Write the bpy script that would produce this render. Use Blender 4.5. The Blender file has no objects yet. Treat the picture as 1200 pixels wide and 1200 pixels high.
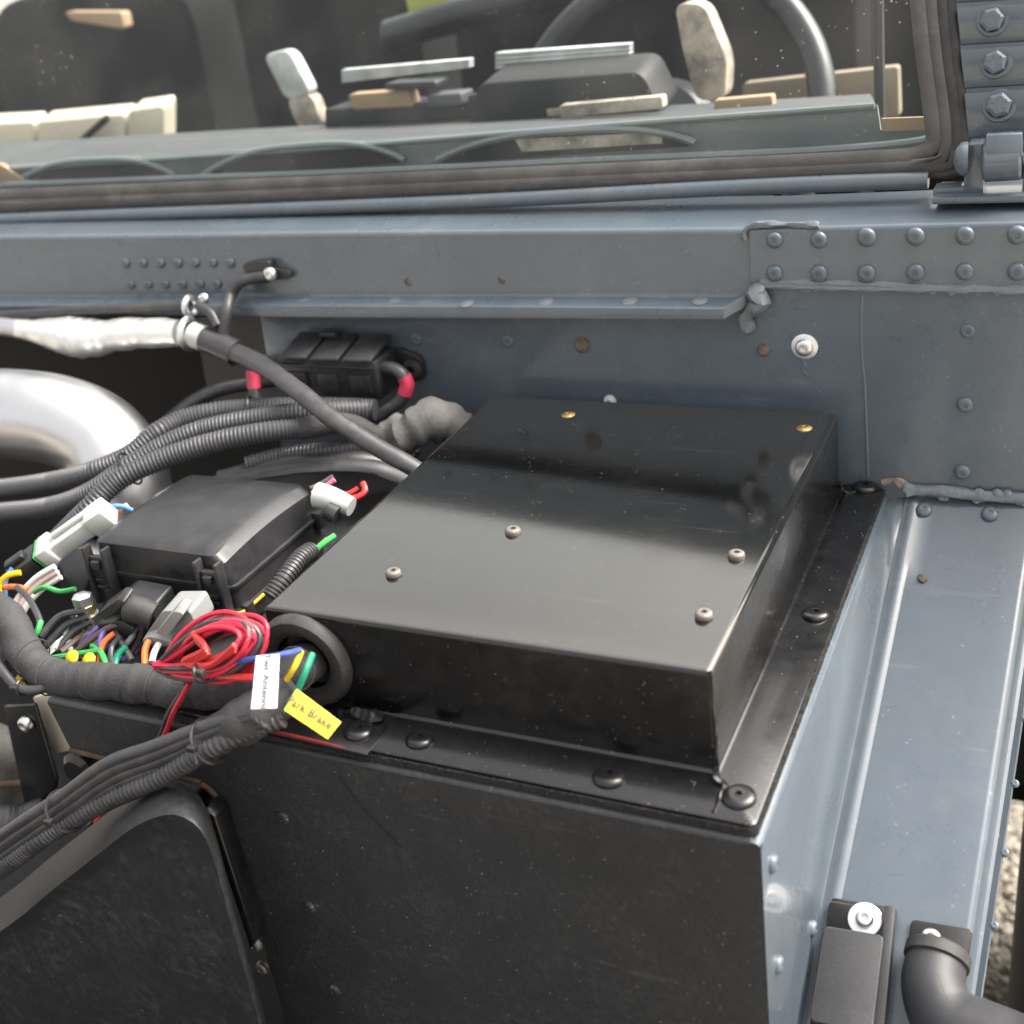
import bpy, bmesh, math, random
from mathutils import Vector as V, Matrix, Quaternion
random.seed(7)
rad = math.radians
sc = bpy.context.scene
COL = sc.collection

# ------------------------------------------------------------------ camera
# axes of the vehicle: X across it, Y towards the cabin, Z up; metres; origin = front right top corner of the black cover
RC = Matrix(((0.9032, 0.4117, -0.1212), (0.0755, -0.4304, -0.8995), (-0.4224, 0.8033, -0.4199)))  # rows: right, down, forward
q = RC.to_quaternion(); RC = q.to_matrix()
CAM = V((0.1765, -0.5478, 0.3942)); FPX = 1451.4; CX, CY = 589.83, 560.05
cd = bpy.data.cameras.new('camera'); cam = bpy.data.objects.new('camera', cd); COL.objects.link(cam)
M = Matrix.Identity(4)
for i in range(3):
    M[i][0] = RC[0][i]; M[i][1] = -RC[1][i]; M[i][2] = -RC[2][i]; M[i][3] = CAM[i]
cam.matrix_world = M
cd.sensor_width = 36; cd.lens = 36 * FPX / 1200
cd.shift_x = (600 - CX) / 1200; cd.shift_y = (CY - 600) / 1200
cd.clip_start = 0.01; cd.clip_end = 500
cd.dof.use_dof = True; cd.dof.focus_distance = 0.88; cd.dof.aperture_fstop = 5.6
sc.camera = cam

# ------------------------------------------------------------------ daylight
SUN_EL, SUN_AZ = 53, 58      # azimuth measured clockwise from +Y
w = bpy.data.worlds.new('World'); sc.world = w; w.use_nodes = True
nt = w.node_tree; sky = nt.nodes.new('ShaderNodeTexSky'); sky.sky_type = 'NISHITA'; sky.sun_disc = False
sky.sun_elevation = rad(SUN_EL); sky.sun_rotation = rad(SUN_AZ); sky.dust_density = 9; sky.air_density = 1.0; sky.ozone_density = 2.0
hs = nt.nodes.new('ShaderNodeHueSaturation'); hs.inputs['Saturation'].default_value = 0.22     # a thinly overcast, pale sky
nt.links.new(sky.outputs[0], hs.inputs['Color']); tn_ = nt.nodes.new('ShaderNodeMix'); tn_.data_type = 'RGBA'; tn_.blend_type = 'MULTIPLY'; tn_.inputs[0].default_value = 1; tn_.inputs[7].default_value = (1.03, 0.99, 0.945, 1)
nt.links.new(hs.outputs[0], tn_.inputs[6]); nt.links.new(tn_.outputs[2], nt.nodes['Background'].inputs[0]); nt.nodes['Background'].inputs[1].default_value = 0.15
sd = bpy.data.lights.new('sun', 'SUN'); sd.energy = 0.6; sd.angle = rad(40); sd.color = (1.0, 0.94, 0.85)
so = bpy.data.objects.new('sun', sd); COL.objects.link(so)
sdir = V((math.sin(rad(SUN_AZ)) * math.cos(rad(SUN_EL)), math.cos(rad(SUN_AZ)) * math.cos(rad(SUN_EL)), math.sin(rad(SUN_EL))))
so.rotation_euler = sdir.to_track_quat('Z', 'Y').to_euler(); so.location = sdir * 5
sc.view_settings.view_transform = 'Standard'; sc.view_settings.look = 'None'
sc.view_settings.exposure = 1.88; sc.view_settings.gamma = 1
sc.render.engine = 'CYCLES'

# ------------------------------------------------------------------ measuring helpers
def ray(x, y): return RC.transposed() @ V(((x - CX) / FPX, (y - CY) / FPX, 1.0))
def onY(x, y, Y): d = ray(x, y); return CAM + d * ((Y - CAM.y) / d.y)
def onZ(x, y, Z): d = ray(x, y); return CAM + d * ((Z - CAM.z) / d.z)
def onX(x, y, X): d = ray(x, y); return CAM + d * ((X - CAM.x) / d.x)
def onP(x, y, p, n): d = ray(x, y); return CAM + d * (n.dot(p - CAM) / n.dot(d))
def mm(p): return RC[2].dot(p - CAM) / FPX         # metres that one photograph pixel spans at p

# ------------------------------------------------------------------ materials
MATS = {}
def mat(name, col, rough=0.5, metal=0.0, coat=0.0, dust=0.0, dustcol=(0.32, 0.29, 0.24), dscale=60, bump=0.0, bscale=200, var=0.0, vscale=8,
        speck=0.0, spscale=300, rvar=0.0, spec=0.5, scratch=0.0, smudge=0.0, wave=0.0):
    m = bpy.data.materials.new(name); m.use_nodes = True
    t = m.node_tree; L = t.links.new; N = t.nodes.new; b = t.nodes['Principled BSDF']
    b.inputs['Roughness'].default_value = rough; b.inputs['Metallic'].default_value = metal
    b.inputs['Coat Weight'].default_value = coat; b.inputs['Coat Roughness'].default_value = 0.10
    b.inputs['Specular IOR Level'].default_value = spec
    tc = N('ShaderNodeTexCoord').outputs['Object']
    def noise(scale, detail=5, rough_=0.6, vec=None):
        n = N('ShaderNodeTexNoise'); n.inputs['Scale'].default_value = scale; n.inputs['Detail'].default_value = detail
        n.inputs['Roughness'].default_value = rough_; L(vec or tc, n.inputs['Vector']); return n.outputs['Fac']
    def ramp(f, a, c):
        r = N('ShaderNodeMapRange'); r.inputs[1].default_value = a; r.inputs[2].default_value = c; L(f, r.inputs[0]); return r.outputs[0]
    def mul(a, k):
        r = N('ShaderNodeMath'); r.operation = 'MULTIPLY'; L(a, r.inputs[0])
        if isinstance(k, float) or isinstance(k, int): r.inputs[1].default_value = k
        else: L(k, r.inputs[1])
        return r.outputs[0]
    def add(a, c):
        r = N('ShaderNodeMath'); r.operation = 'ADD'; r.use_clamp = True; L(a, r.inputs[0])
        if isinstance(c, float): r.inputs[1].default_value = c
        else: L(c, r.inputs[1])
        return r.outputs[0]
    rgb = N('ShaderNodeRGB'); rgb.outputs[0].default_value = (*col, 1); c = rgb.outputs[0]
    if var:
        mx = N('ShaderNodeMix'); mx.data_type = 'RGBA'; mx.inputs[7].default_value = (*[min(1, k * (1 + var)) for k in col], 1); mx.inputs[6].default_value = (*[k * (1 - var) for k in col], 1)
        L(ramp(noise(vscale), 0.35, 0.65), mx.inputs[0]); c = mx.outputs[2]
    fac = None
    if dust:
        fac = mul(mul(ramp(noise(dscale, 8, 0.7), 0.42, 0.75), ramp(noise(dscale * 0.17, 3), 0.35, 0.7)), float(dust))
    if speck:
        v = N('ShaderNodeTexVoronoi'); v.inputs['Scale'].default_value = spscale; L(tc, v.inputs['Vector'])
        s = mul(ramp(v.outputs['Distance'], 0.22, 0.06), ramp(noise(spscale * 0.4, 2), 0.52, 0.64)); s = mul(s, float(speck))
        fac = add(fac, s) if fac else s
    if scratch:
        mp = N('ShaderNodeMapping'); mp.inputs['Rotation'].default_value = (0.3, 0.2, 0.9); mp.inputs['Scale'].default_value = (9, 170, 120); L(tc, mp.inputs['Vector'])
        s = mul(ramp(noise(1.0, 3, 0.5, mp.outputs[0]), 0.66, 0.74), float(scratch)); fac = add(fac, s) if fac else s
    if fac:
        mx = N('ShaderNodeMix'); mx.data_type = 'RGBA'; mx.inputs[7].default_value = (*dustcol, 1); L(c, mx.inputs[6]); L(fac, mx.inputs[0]); c = mx.outputs[2]
        rr = add(mul(fac, 0.6), float(rough))
        if smudge: rr = add(rr, mul(ramp(noise(11, 6, 0.65), 0.42, 0.68), float(smudge)))
        L(rr, b.inputs['Roughness'])
    elif rvar:
        r = N('ShaderNodeMapRange'); r.inputs[1].default_value = 0.3; r.inputs[2].default_value = 0.7; r.inputs[3].default_value = max(0, rough - rvar); r.inputs[4].default_value = rough + rvar
        L(noise(25), r.inputs[0]); L(r.outputs[0], b.inputs['Roughness'])
    L(c, b.inputs['Base Color'])
    if bump:
        bp = N('ShaderNodeBump'); bp.inputs['Strength'].default_value = bump; bp.inputs['Distance'].default_value = 0.001
        L(noise(bscale, 4), bp.inputs['Height']); L(bp.outputs[0], b.inputs['Normal'])
    if wave:
        b2 = N('ShaderNodeBump'); b2.inputs['Strength'].default_value = wave; b2.inputs['Distance'].default_value = 0.01
        L(noise(7, 2, 0.4), b2.inputs['Height'])
        if bump: L(b2.outputs[0], bp.inputs['Normal'])
        else: L(b2.outputs[0], b.inputs['Normal'])
    MATS[name] = m; return m
mat('grey_paint', (0.071, 0.092, 0.112), 0.27, 0.0, 0.5, wave=0.08, smudge=0.03, dustcol=(0.27, 0.27, 0.26), dust=0.17, dscale=50, bump=0.04, bscale=45, var=0.07, speck=0.5, spscale=160, scratch=0.10)
mat('grey_paint_clean', (0.077, 0.100, 0.122), 0.36, 0.0, 0.3, dust=0.12, dscale=80, bump=0.05, bscale=90, var=0.05)
mat('seam_sealer', (0.105, 0.125, 0.142), 0.4, 0, 0.2, bump=0.7, bscale=260, dust=0.25, dscale=120)
mat('black_gloss', (0.0016, 0.0017, 0.0020), 0.10, 0, 1.0, spec=1.0, wave=0.03, smudge=0.06, dust=0.02, dscale=70, bump=0.03, bscale=160, speck=0.2, spscale=190, scratch=0.03, dustcol=(0.30, 0.29, 0.28))
_b = MATS['black_gloss'].node_tree.nodes['Principled BSDF']; _b.inputs['Coat IOR'].default_value = 1.65; _b.inputs['Specular Tint'].default_value = (1, .95, .86, 1); _b.inputs['Coat Tint'].default_value = (1, .97, .92, 1)  # warm cast of the reflected surroundings is put into the gloss tint
mat('black_gloss_dusty', (0.0022, 0.0023, 0.0027), 0.20, 0, 0.25, spec=0.55, wave=0.05, smudge=0.12, dust=0.035, dscale=90, bump=0.05, bscale=200, speck=0.4, spscale=260, dustcol=(0.26, 0.25, 0.24))
mat('black_satin', (0.004, 0.0042, 0.0050), 0.28, 0, 0.1, dust=0.05, dscale=90, bump=0.08, bscale=300)
mat('underseal', (0.0165, 0.0178, 0.0195), 0.55, 0, 0, dust=0.16, dscale=170, bump=0.35, bscale=420, speck=0.8, spscale=230, dustcol=(0.19, 0.185, 0.18), scratch=0.10, smudge=0.1, wave=0.05)
mat('black_plastic', (0.015, 0.0153, 0.017), 0.33, 0, 0, dust=0.17, dscale=45, bump=0.10, bscale=500, dustcol=(0.22, 0.21, 0.20))
mat('moulded_plastic', (0.0128, 0.0138, 0.0152), 0.48, 0, 0, dust=0.22, dscale=120, bump=0.25, bscale=900, dustcol=(0.22, 0.22, 0.22), speck=0.35, spscale=130, scratch=0.1)
mat('conduit', (0.040, 0.041, 0.046), 0.40, dust=0.2, dscale=70, dustcol=(0.22, 0.21, 0.2))
mat('cable_black', (0.032, 0.0325, 0.036), 0.38, dust=0.18, dscale=80, bump=0.05, bscale=300)
mat('cloth_tape', (0.028, 0.028, 0.0295), 0.75, dust=0.22, dscale=60, bump=0.6, bscale=420, dustcol=(0.22, 0.21, 0.2), speck=0.3, spscale=200)
mat('grey_tape', (0.10, 0.097, 0.092), 0.75, dust=0.35, dscale=60, bump=0.8, bscale=260, dustcol=(0.25, 0.24, 0.22), var=0.25, vscale=30)
mat('rubber', (0.020, 0.020, 0.0205), 0.62, dust=0.22, dscale=110, bump=0.2, bscale=500, dustcol=(0.24, 0.23, 0.22))
mat('rubber_block', (0.021, 0.0218, 0.0248), 0.5, dust=0.2, dscale=25, bump=0.15, bscale=500, dustcol=(0.19, 0.185, 0.19))
mat('worn_seal', (0.055, 0.052, 0.050), 0.55, dust=0.3, dscale=40, bump=0.3, bscale=220, var=0.3, vscale=14, scratch=0.2, dustcol=(0.30, 0.28, 0.26))
mat('foam', (0.012, 0.0115, 0.011), 0.9, bump=1.0, bscale=900, speck=0.8, spscale=520, dustcol=(0.2, 0.18, 0.15))
mat('polished_alu', (0.60, 0.60, 0.60), 0.36, 1.0, rvar=0.08, bump=0.10, bscale=30)
mat('foil', (0.84, 0.83, 0.81), 0.42, 0.9, bump=0.45, bscale=55, wave=0.45)
mat('zinc', (0.72, 0.73, 0.74), 0.33, 1.0, bump=0.1, bscale=400)
mat('washer_zinc', (0.78, 0.79, 0.80), 0.42, 0.85)
mat('steel_screw', (0.20, 0.185, 0.17), 0.55, 0.7, dust=0.6, dscale=250, dustcol=(0.14, 0.09, 0.06))
mat('yellow_zinc', (0.40, 0.28, 0.12), 0.5, 1.0, var=0.4, vscale=300)
mat('brass', (0.60, 0.50, 0.24), 0.35, 1.0)
mat('rusty', (0.055, 0.032, 0.018), 0.8, bump=0.4, bscale=300, var=0.4, vscale=60)
mat('dirt', (0.11, 0.09, 0.07), 0.9, bump=0.8, bscale=300, var=0.4, vscale=150)
for n, c in dict(red=(0.58, 0.018, 0.05), scarlet=(0.60, 0.03, 0.03), green=(0.05, 0.36, 0.09), teal=(0.0, 0.24, 0.13), yellow=(0.72, 0.50, 0.01), orange=(0.72, 0.16, 0.03), blue=(0.035, 0.08, 0.34), sky=(0.10, 0.26, 0.62), violet=(0.14, 0.09, 0.36),
                 brown=(0.10, 0.07, 0.06), white=(0.72, 0.70, 0.68), pink=(0.62, 0.16, 0.24), shrink=(0.56, 0.035, 0.09), blushed=(0.62, 0.45, 0.40)).items():
    mat('wire_' + n, tuple(v * .82 for v in c), 0.36, dust=0.12, dscale=150)
mat('white_label', (0.80, 0.80, 0.82), 0.4); mat('yellow_label', (0.66, 0.54, 0.02), 0.38, var=0.04, vscale=60); mat('ink', (0.02, 0.02, 0.03), 0.6); mat('faded_ink', (0.09, 0.09, 0.11), 0.6)
mat('white_plastic', (0.44, 0.455, 0.43), 0.42, dust=0.2, dscale=80); mat('grey_plastic', (0.20, 0.205, 0.20), 0.45, dust=0.25, dscale=90)
mat('near_black', (0.006, 0.006, 0.006), 0.8); mat('dark_red', (0.14, 0.016, 0.018), 0.4)  # near-black for vent shade, tunnel, added tray and the stain
mat('cream', (0.55, 0.50, 0.39), 0.6, bump=0.1, bscale=8); mat('tan_trim', (0.33, 0.23, 0.14), 0.7, var=0.1); mat('seat_vinyl', (0.010, 0.010, 0.010), 0.8, spec=0.1, bump=0.2, bscale=90)
mat('grey_trim', (0.07, 0.072, 0.08), 0.6); mat('wheel_rim', (0.008, 0.009, 0.012), 0.35, 0, 0.2); mat('dash_paint', (0.125, 0.150, 0.155), 0.35, 0, 0.4, dust=0.2, dscale=30)
mat('fawn_plastic', (0.33, 0.285, 0.23), 0.6, var=0.55, vscale=35, bump=0.6, bscale=60); mat('pale_plastic', (0.48, 0.50, 0.50), 0.5, var=0.3, vscale=30)
mat('door_card', (0.22, 0.18, 0.125), 0.8, var=0.15, vscale=12)
mat('dash_mat', (0.045, 0.05, 0.052), 0.6, dust=0.2, dscale=20)
mat('binnacle', (0.012, 0.012, 0.013), 0.6)
mat('tan_dirt', (0.20, 0.17, 0.135), 0.9, bump=.8, bscale=300, var=.3, vscale=120)
mat('lime_cloth', (0.42, 0.44, 0.12), 0.8)
mat('gravel', (0.28, 0.255, 0.215), 0.95, var=0.35, vscale=70, bump=0.3, bscale=90, speck=0.7, spscale=30, dustcol=(0.10, 0.09, 0.08))
mat('tyre', (0.016, 0.016, 0.017), 0.7, bump=0.3, bscale=120)
def glass_mat():
    m = bpy.data.materials.new('windscreen_glass'); m.use_nodes = True; t = m.node_tree; L = t.links.new; N = t.nodes.new
    t.nodes.remove(t.nodes['Principled BSDF']); out = t.nodes['Material Output']
    tr = N('ShaderNodeBsdfTransparent'); tr.inputs[0].default_value = (0.93, 0.95, 0.94, 1)
    gl = N('ShaderNodeBsdfGlossy'); gl.inputs['Roughness'].default_value = 0.02
    fr = N('ShaderNodeFresnel'); ge = N('ShaderNodeNewGeometry'); io = N('ShaderNodeMapRange'); io.inputs[3].default_value = 1.3; io.inputs[4].default_value = 1 / 1.3   # thin pane: same reflectance from both sides
    L(ge.outputs['Backfacing'], io.inputs[0]); L(io.outputs[0], fr.inputs['IOR'])
    mx = N('ShaderNodeMixShader'); L(fr.outputs[0], mx.inputs[0]); L(tr.outputs[0], mx.inputs[1]); L(gl.outputs[0], mx.inputs[2])
    df = N('ShaderNodeBsdfDiffuse'); df.inputs[0].default_value = (0.55, 0.53, 0.5, 1)
    tc = N('ShaderNodeTexCoord'); v = N('ShaderNodeTexVoronoi'); v.inputs['Scale'].default_value = 110; L(tc.outputs['Object'], v.inputs['Vector'])
    r = N('ShaderNodeMapRange'); r.inputs[1].default_value = 0.13; r.inputs[2].default_value = 0.04; r.inputs[4].default_value = 0.7; L(v.outputs['Distance'], r.inputs[0])
    n = N('ShaderNodeTexNoise'); n.inputs['Scale'].default_value = 12; n.inputs['Detail'].default_value = 6; L(tc.outputs['Object'], n.inputs['Vector'])
    r2 = N('ShaderNodeMapRange'); r2.inputs[1].default_value = 0.40; r2.inputs[2].default_value = 0.72; r2.inputs[3].default_value = 0.0; r2.inputs[4].default_value = 1.0; L(n.outputs[0], r2.inputs[0])
    a = N('ShaderNodeMath'); a.operation = 'MULTIPLY'; L(r.outputs[0], a.inputs[0]); L(r2.outputs[0], a.inputs[1])
    a2 = N('ShaderNodeMath'); a2.operation = 'MULTIPLY_ADD'; L(r2.outputs[0], a2.inputs[0]); a2.inputs[1].default_value = 0.035; L(a.outputs[0], a2.inputs[2])
    m2 = N('ShaderNodeMixShader'); L(a2.outputs[0], m2.inputs[0]); L(mx.outputs[0], m2.inputs[1]); L(df.outputs[0], m2.inputs[2]); L(m2.outputs[0], out.inputs[0])
    MATS['windscreen_glass'] = m
glass_mat()

# ------------------------------------------------------------------ object helpers
def thing(name, label, cat, loc=(0, 0, 0), group=None):
    o = bpy.data.objects.new(name, None); o.empty_display_size = 0.01; COL.objects.link(o); o.location = V(loc)
    o['label'] = label; o['category'] = cat
    if group: o['group'] = group
    return o
def origin(o):
    p = V((0, 0, 0))
    while o: p += o.location; o = o.parent
    return p
def to_mesh(bm, name, smooth=True, ang=38):
    me = bpy.data.meshes.new(name); bmesh.ops.recalc_face_normals(bm, faces=bm.faces); bm.to_mesh(me); bm.free()
    if smooth:
        me.polygons.foreach_set('use_smooth', [True] * len(me.polygons)); me.set_sharp_from_angle(angle=rad(ang))
    return me
def part(name, bm, m, parent, smooth=True, ang=38):
    """bm holds world coordinates"""
    off = origin(parent); bm.transform(Matrix.Translation(-off))
    me = to_mesh(bm, name, smooth, ang); me.materials.append(MATS[m])
    o = bpy.data.objects.new(name, me); COL.objects.link(o); o.parent = parent; return o
def solo(name, bm, m, label, cat, group=None, smooth=True, ang=38, kind=None):
    cs = [v.co for v in bm.verts]; c = V((sum(p.x for p in cs) / len(cs), sum(p.y for p in cs) / len(cs), min(p.z for p in cs)))
    bm.transform(Matrix.Translation(-c)); me = to_mesh(bm, name, smooth, ang); me.materials.append(MATS[m])
    o = bpy.data.objects.new(name, me); COL.objects.link(o); o.location = c
    if kind: o['kind'] = kind
    o['label'] = label
    if not kind or kind == 'stuff': o['category'] = cat
    if group: o['group'] = group
    return o
def inst(name, me, parent, p, n=(0, 0, 1), up=None, s=1.0):
    """shared mesh placed at world point p, its local Z along n"""
    o = bpy.data.objects.new(name, me); COL.objects.link(o); o.parent = parent; o.location = V(p) - origin(parent)
    n = V(n).normalized()
    n = (n + V((random.uniform(-1, 1), random.uniform(-1, 1), random.uniform(-1, 1))) * .05).normalized(); s *= random.uniform(.95, 1.05)
    qz = V((0, 0, 1)).rotation_difference(n); o.rotation_mode = 'QUATERNION'
    o.rotation_quaternion = qz @ Quaternion((0, 0, 1), random.uniform(0, 6)); o.scale = (s, s, s); return o
def proto(bm, name, m, ang=38):
    me = to_mesh(bm, name, True, ang); me.materials.append(MATS[m]); return me

# ------------------------------------------------------------------ shape helpers
def lathe(prof, seg=24, bm=None, p=(0, 0, 0), n=(0, 0, 1), seg_by=None):
    bm = bm or bmesh.new(); T = Matrix.Translation(V(p)) @ V((0, 0, 1)).rotation_difference(V(n).normalized()).to_matrix().to_4x4()
    rings = []
    for k, (r, z) in enumerate(prof):
        if r < 1e-7: rings.append([bm.verts.new(T @ V((0, 0, z)))])
        else: rings.append([bm.verts.new(T @ V((r * math.cos(2 * math.pi * i / seg), r * math.sin(2 * math.pi * i / seg), z))) for i in range(seg)])
    for a, b in zip(rings, rings[1:]):
        for i in range(seg):
            j = (i + 1) % seg
            if len(a) == 1 and len(b) == 1: continue
            if len(a) == 1: bm.faces.new((a[0], b[i], b[j]))
            elif len(b) == 1: bm.faces.new((a[i], b[0], a[j]))
            else: bm.faces.new((a[i], b[i], b[j], a[j]))
    return bm
def smooth_path(pts, step=0.004, closed=False):
    P = [V(p) for p in pts]; out = []; n = len(P)
    rng = range(n if closed else n - 1)
    for i in rng:
        if closed: p0, p1, p2, p3 = P[(i - 1) % n], P[i], P[(i + 1) % n], P[(i + 2) % n]
        else: p0, p1, p2, p3 = P[max(i - 1, 0)], P[i], P[i + 1], P[min(i + 2, n - 1)]
        if not closed and i == 0: p0 = p1 * 2 - p2
        if not closed and i == n - 2: p3 = p2 * 2 - p1
        k = max(2, int((p2 - p1).length / step))
        for s in range(k):
            t = s / k
            out.append(0.5 * ((2 * p1) + (p2 - p0) * t + (2 * p0 - 5 * p1 + 4 * p2 - p3) * t * t + (3 * p1 - p0 - 3 * p2 + p3) * t ** 3))
    if not closed: out.append(P[-1])
    return out
def tube(pts, r, seg=10, step=0.004, bm=None, corr=None, closed=False, flat=None, wob=0.0, raw=False, radii=None, cap=True):
    """r radius; corr=(period, depth) gives real rings; flat=(factor, axis) squashes; radii = factors along the path"""
    bm = bm or bmesh.new()
    P = pts if raw else smooth_path(pts, corr[0] / 4 if corr else step, closed)
    n = len(P); T = []
    for i in range(n):
        a = P[(i - 1) % n] if closed else P[max(i - 1, 0)]; b = P[(i + 1) % n] if closed else P[min(i + 1, n - 1)]
        d = (b - a); T.append(d.normalized() if d.length > 1e-9 else (T[-1] if T else V((1, 0, 0))))
    ref = V((0, 0, 1)) if abs(T[0].z) < 0.9 else V((0, 1, 0))
    N = (ref - T[0] * ref.dot(T[0])).normalized(); rings = []; s = 0; ph = random.uniform(0, 9)
    for i in range(n):
        N = (N - T[i] * N.dot(T[i])).normalized(); B = T[i].cross(N)
        if i: s += (P[i] - P[i - 1]).length
        rr = r
        if radii:
            u = i / (n - 1) * (len(radii) - 1); k = min(int(u), len(radii) - 2); rr = r * (radii[k] * (1 - (u - k)) + radii[k + 1] * (u - k))
        if corr: rr = rr - (corr[1] if i % 4 in (2, 3) else 0)
        if wob: rr *= 1 + wob * (math.sin(s * 170 + ph) + math.sin(s * 410 + ph * 2) * 0.7 + random.uniform(-.6, .6)) * 0.5
        ring = []
        for j in range(seg):
            a = 2 * math.pi * j / seg; ca, sa = math.cos(a), math.sin(a)
            k = 1 + (wob * 0.5 * math.sin(3 * a + s * 200 + ph) if wob else 0)
            off = N * ca * rr * k + B * sa * rr * k
            if flat:
                ax = V(flat[1]).normalized(); off = off - ax * off.dot(ax) * (1 - flat[0])
            ring.append(bm.verts.new(P[i] + off))
        rings.append(ring)
    m = n if closed else n - 1
    for i in range(m):
        a, b = rings[i], rings[(i + 1) % n]
        for j in range(seg): bm.faces.new((a[j], a[(j + 1) % seg], b[(j + 1) % seg], b[j]))
    if not closed and cap: bm.faces.new(rings[0]); bm.faces.new(rings[-1][::-1])
    return bm
def slab(poly, depth, bev=0.0, bm=None, seg=2, edges_front_only=False):
    """polygon of world points pushed along vector depth"""
    own = bmesh.new(); d = V(depth)
    a = [own.verts.new(V(p)) for p in poly]; b = [own.verts.new(V(p) + d) for p in poly]; n = len(a)
    own.faces.new(a); own.faces.new(b[::-1])
    for i in range(n): own.faces.new((a[i], b[i], b[(i + 1) % n], a[(i + 1) % n]))
    bmesh.ops.recalc_face_normals(own, faces=own.faces)
    if bev: bmesh.ops.bevel(own, geom=own.edges[:] , offset=bev, segments=seg, profile=0.5, affect='EDGES', clamp_overlap=True)
    if bm is None: return own
    me = bpy.data.meshes.new('tmp'); own.to_mesh(me); own.free(); bm.from_mesh(me); bpy.data.meshes.remove(me); return bm
def box(c, size, bev=0.0, ax=None, bm=None, seg=2):
    """c centre; size along the axes ax (3 vectors)"""
    ax = ax or (V((1, 0, 0)), V((0, 1, 0)), V((0, 0, 1))); c = V(c); h = [V(a) * s / 2 for a, s in zip(ax, size)]
    return slab([c - h[0] - h[1] - h[2], c + h[0] - h[1] - h[2], c + h[0] + h[1] - h[2], c - h[0] + h[1] - h[2]], h[2] * 2, bev, bm, seg)
def rounded(poly, r, seg=5):
    """rounds the corners of a planar polygon"""
    out = []; n = len(poly)
    for i in range(n):
        p, a, b = V(poly[i]), V(poly[i - 1]), V(poly[(i + 1) % n]); ri = r[i] if isinstance(r, (list, tuple)) else r
        u = (a - p); v = (b - p); ri = min(ri, u.length * 0.49, v.length * 0.49)
        if ri <= 0: out.append(p); continue
        s = p + u.normalized() * ri; e = p + v.normalized() * ri
        for k in range(seg + 1):
            t = k / seg; out.append(s * (1 - t) ** 2 + p * 2 * t * (1 - t) + e * t * t)
    return out
def bead(pts, r, n_lump=0.13, bm=None, flat=0.6):
    """seam sealer / weld: a lumpy tube"""
    P = smooth_path(pts, 0.0016); return tube(P, r, 10, bm=bm, raw=True, wob=n_lump, flat=(.55, (0, -.8, .6)))
def text_mesh(s, size, m, name):
    c = bpy.data.curves.new(name, 'FONT'); c.body = s; c.size = size; c.align_x = 'CENTER'; c.align_y = 'CENTER'; c.resolution_u = 2; c.offset = size * .022
    o = bpy.data.objects.new(name, c); COL.objects.link(o); dg = bpy.context.evaluated_depsgraph_get()
    me = bpy.data.meshes.new_from_object(o.evaluated_get(dg)); bpy.data.objects.remove(o); bpy.data.curves.remove(c)
    me.materials.clear(); me.materials.append(MATS[m]); return me

# fastener prototypes
def dome(r, h, sock, deep, rim=0.0):
    pr = [(0, h - deep), (sock * 0.95, h - deep), (sock, h - 0.0001), (sock * 1.25, h)]
    for k in range(1, 6):
        a = k / 5 * math.pi / 2; pr.append((sock * 1.25 + (r - sock * 1.25) * math.sin(a), h * math.cos(a) + rim * math.sin(a)))
    if rim: pr.append((r, 0))
    pr.append((r, -0.001)); return pr
RIVET = proto(lathe(dome(0.0068, 0.0042, 0.0019, 0.0008, 0.0006), 20), 'rivet', 'grey_paint_clean')
RIVET_S = proto(lathe(dome(0.0050, 0.0034, 0.0013, 0.0005, 0.0005), 16), 'rivet', 'grey_paint_clean')
RIVET_F = proto(lathe(dome(0.0056, 0.0016, 0.0020, 0.0008, 0.0004), 18), 'rivet', 'grey_paint_clean')
RIVET_D = proto(lathe(dome(0.0050, 0.0026, 0.0014, 0.0006, 0.0004), 16), 'rivet', 'underseal')
PANBOLT = proto(lathe(dome(0.0096, 0.0040, 0.0020, 0.0016, 0.0010), 28), 'bolt', 'black_satin')
SCREW = proto(lathe(dome(0.0058, 0.0030, 0.0021, 0.0018, 0.0006), 20), 'screw', 'steel_screw')
SCREW_Y = proto(lathe([(0, .0009), (.0018, .0009), (.0022, .0024), (.0040, .0020), (.0062, .0010), (.0068, .0004), (.0068, -.001)], 20), 'screw', 'yellow_zinc')

# ================================================================== GROUND AND FAR SETTING
GZ = -1.0
bm = bmesh.new(); bmesh.ops.create_grid(bm, x_segments=1, y_segments=1, size=150); bm.transform(Matrix.Translation((0, 0, GZ)))
o = solo('gravel_ground', bm, 'gravel', 'pale brown gravel yard beneath the vehicle', 'ground', kind='structure', smooth=False)
# loose stones in view beside the tyre
bm = bmesh.new()
for i in range(1800):
    px, py = random.uniform(1140, 1215), random.uniform(780, 1210); p = onZ(px, py, GZ); r = random.uniform(0.003, 0.009)
    mtx = Matrix.Translation(p + V((0, 0, r * 0.4))) @ Quaternion((random.random(), random.random(), random.random()), random.uniform(0, 6)).to_matrix().to_4x4() @ Matrix.Diagonal((r * 1.3, r, r * 0.8, 1))
    bmesh.ops.create_icosphere(bm, subdivisions=1, radius=1.0, matrix=mtx)
o = solo('loose_gravel', bm, 'gravel', 'loose pale gravel stones on the ground beside the tyre', 'gravel', kind='stuff')

# ================================================================== BULKHEAD
YF = 0.3818                                    # plane of the firewall
NB = V((0, -1, 0))
bh = thing('vehicle_bulkhead', 'slate grey painted metal bulkhead with riveted rail, footwell and sealed seams behind the black cover', 'car body', (-0.2, YF, -0.35))
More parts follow.
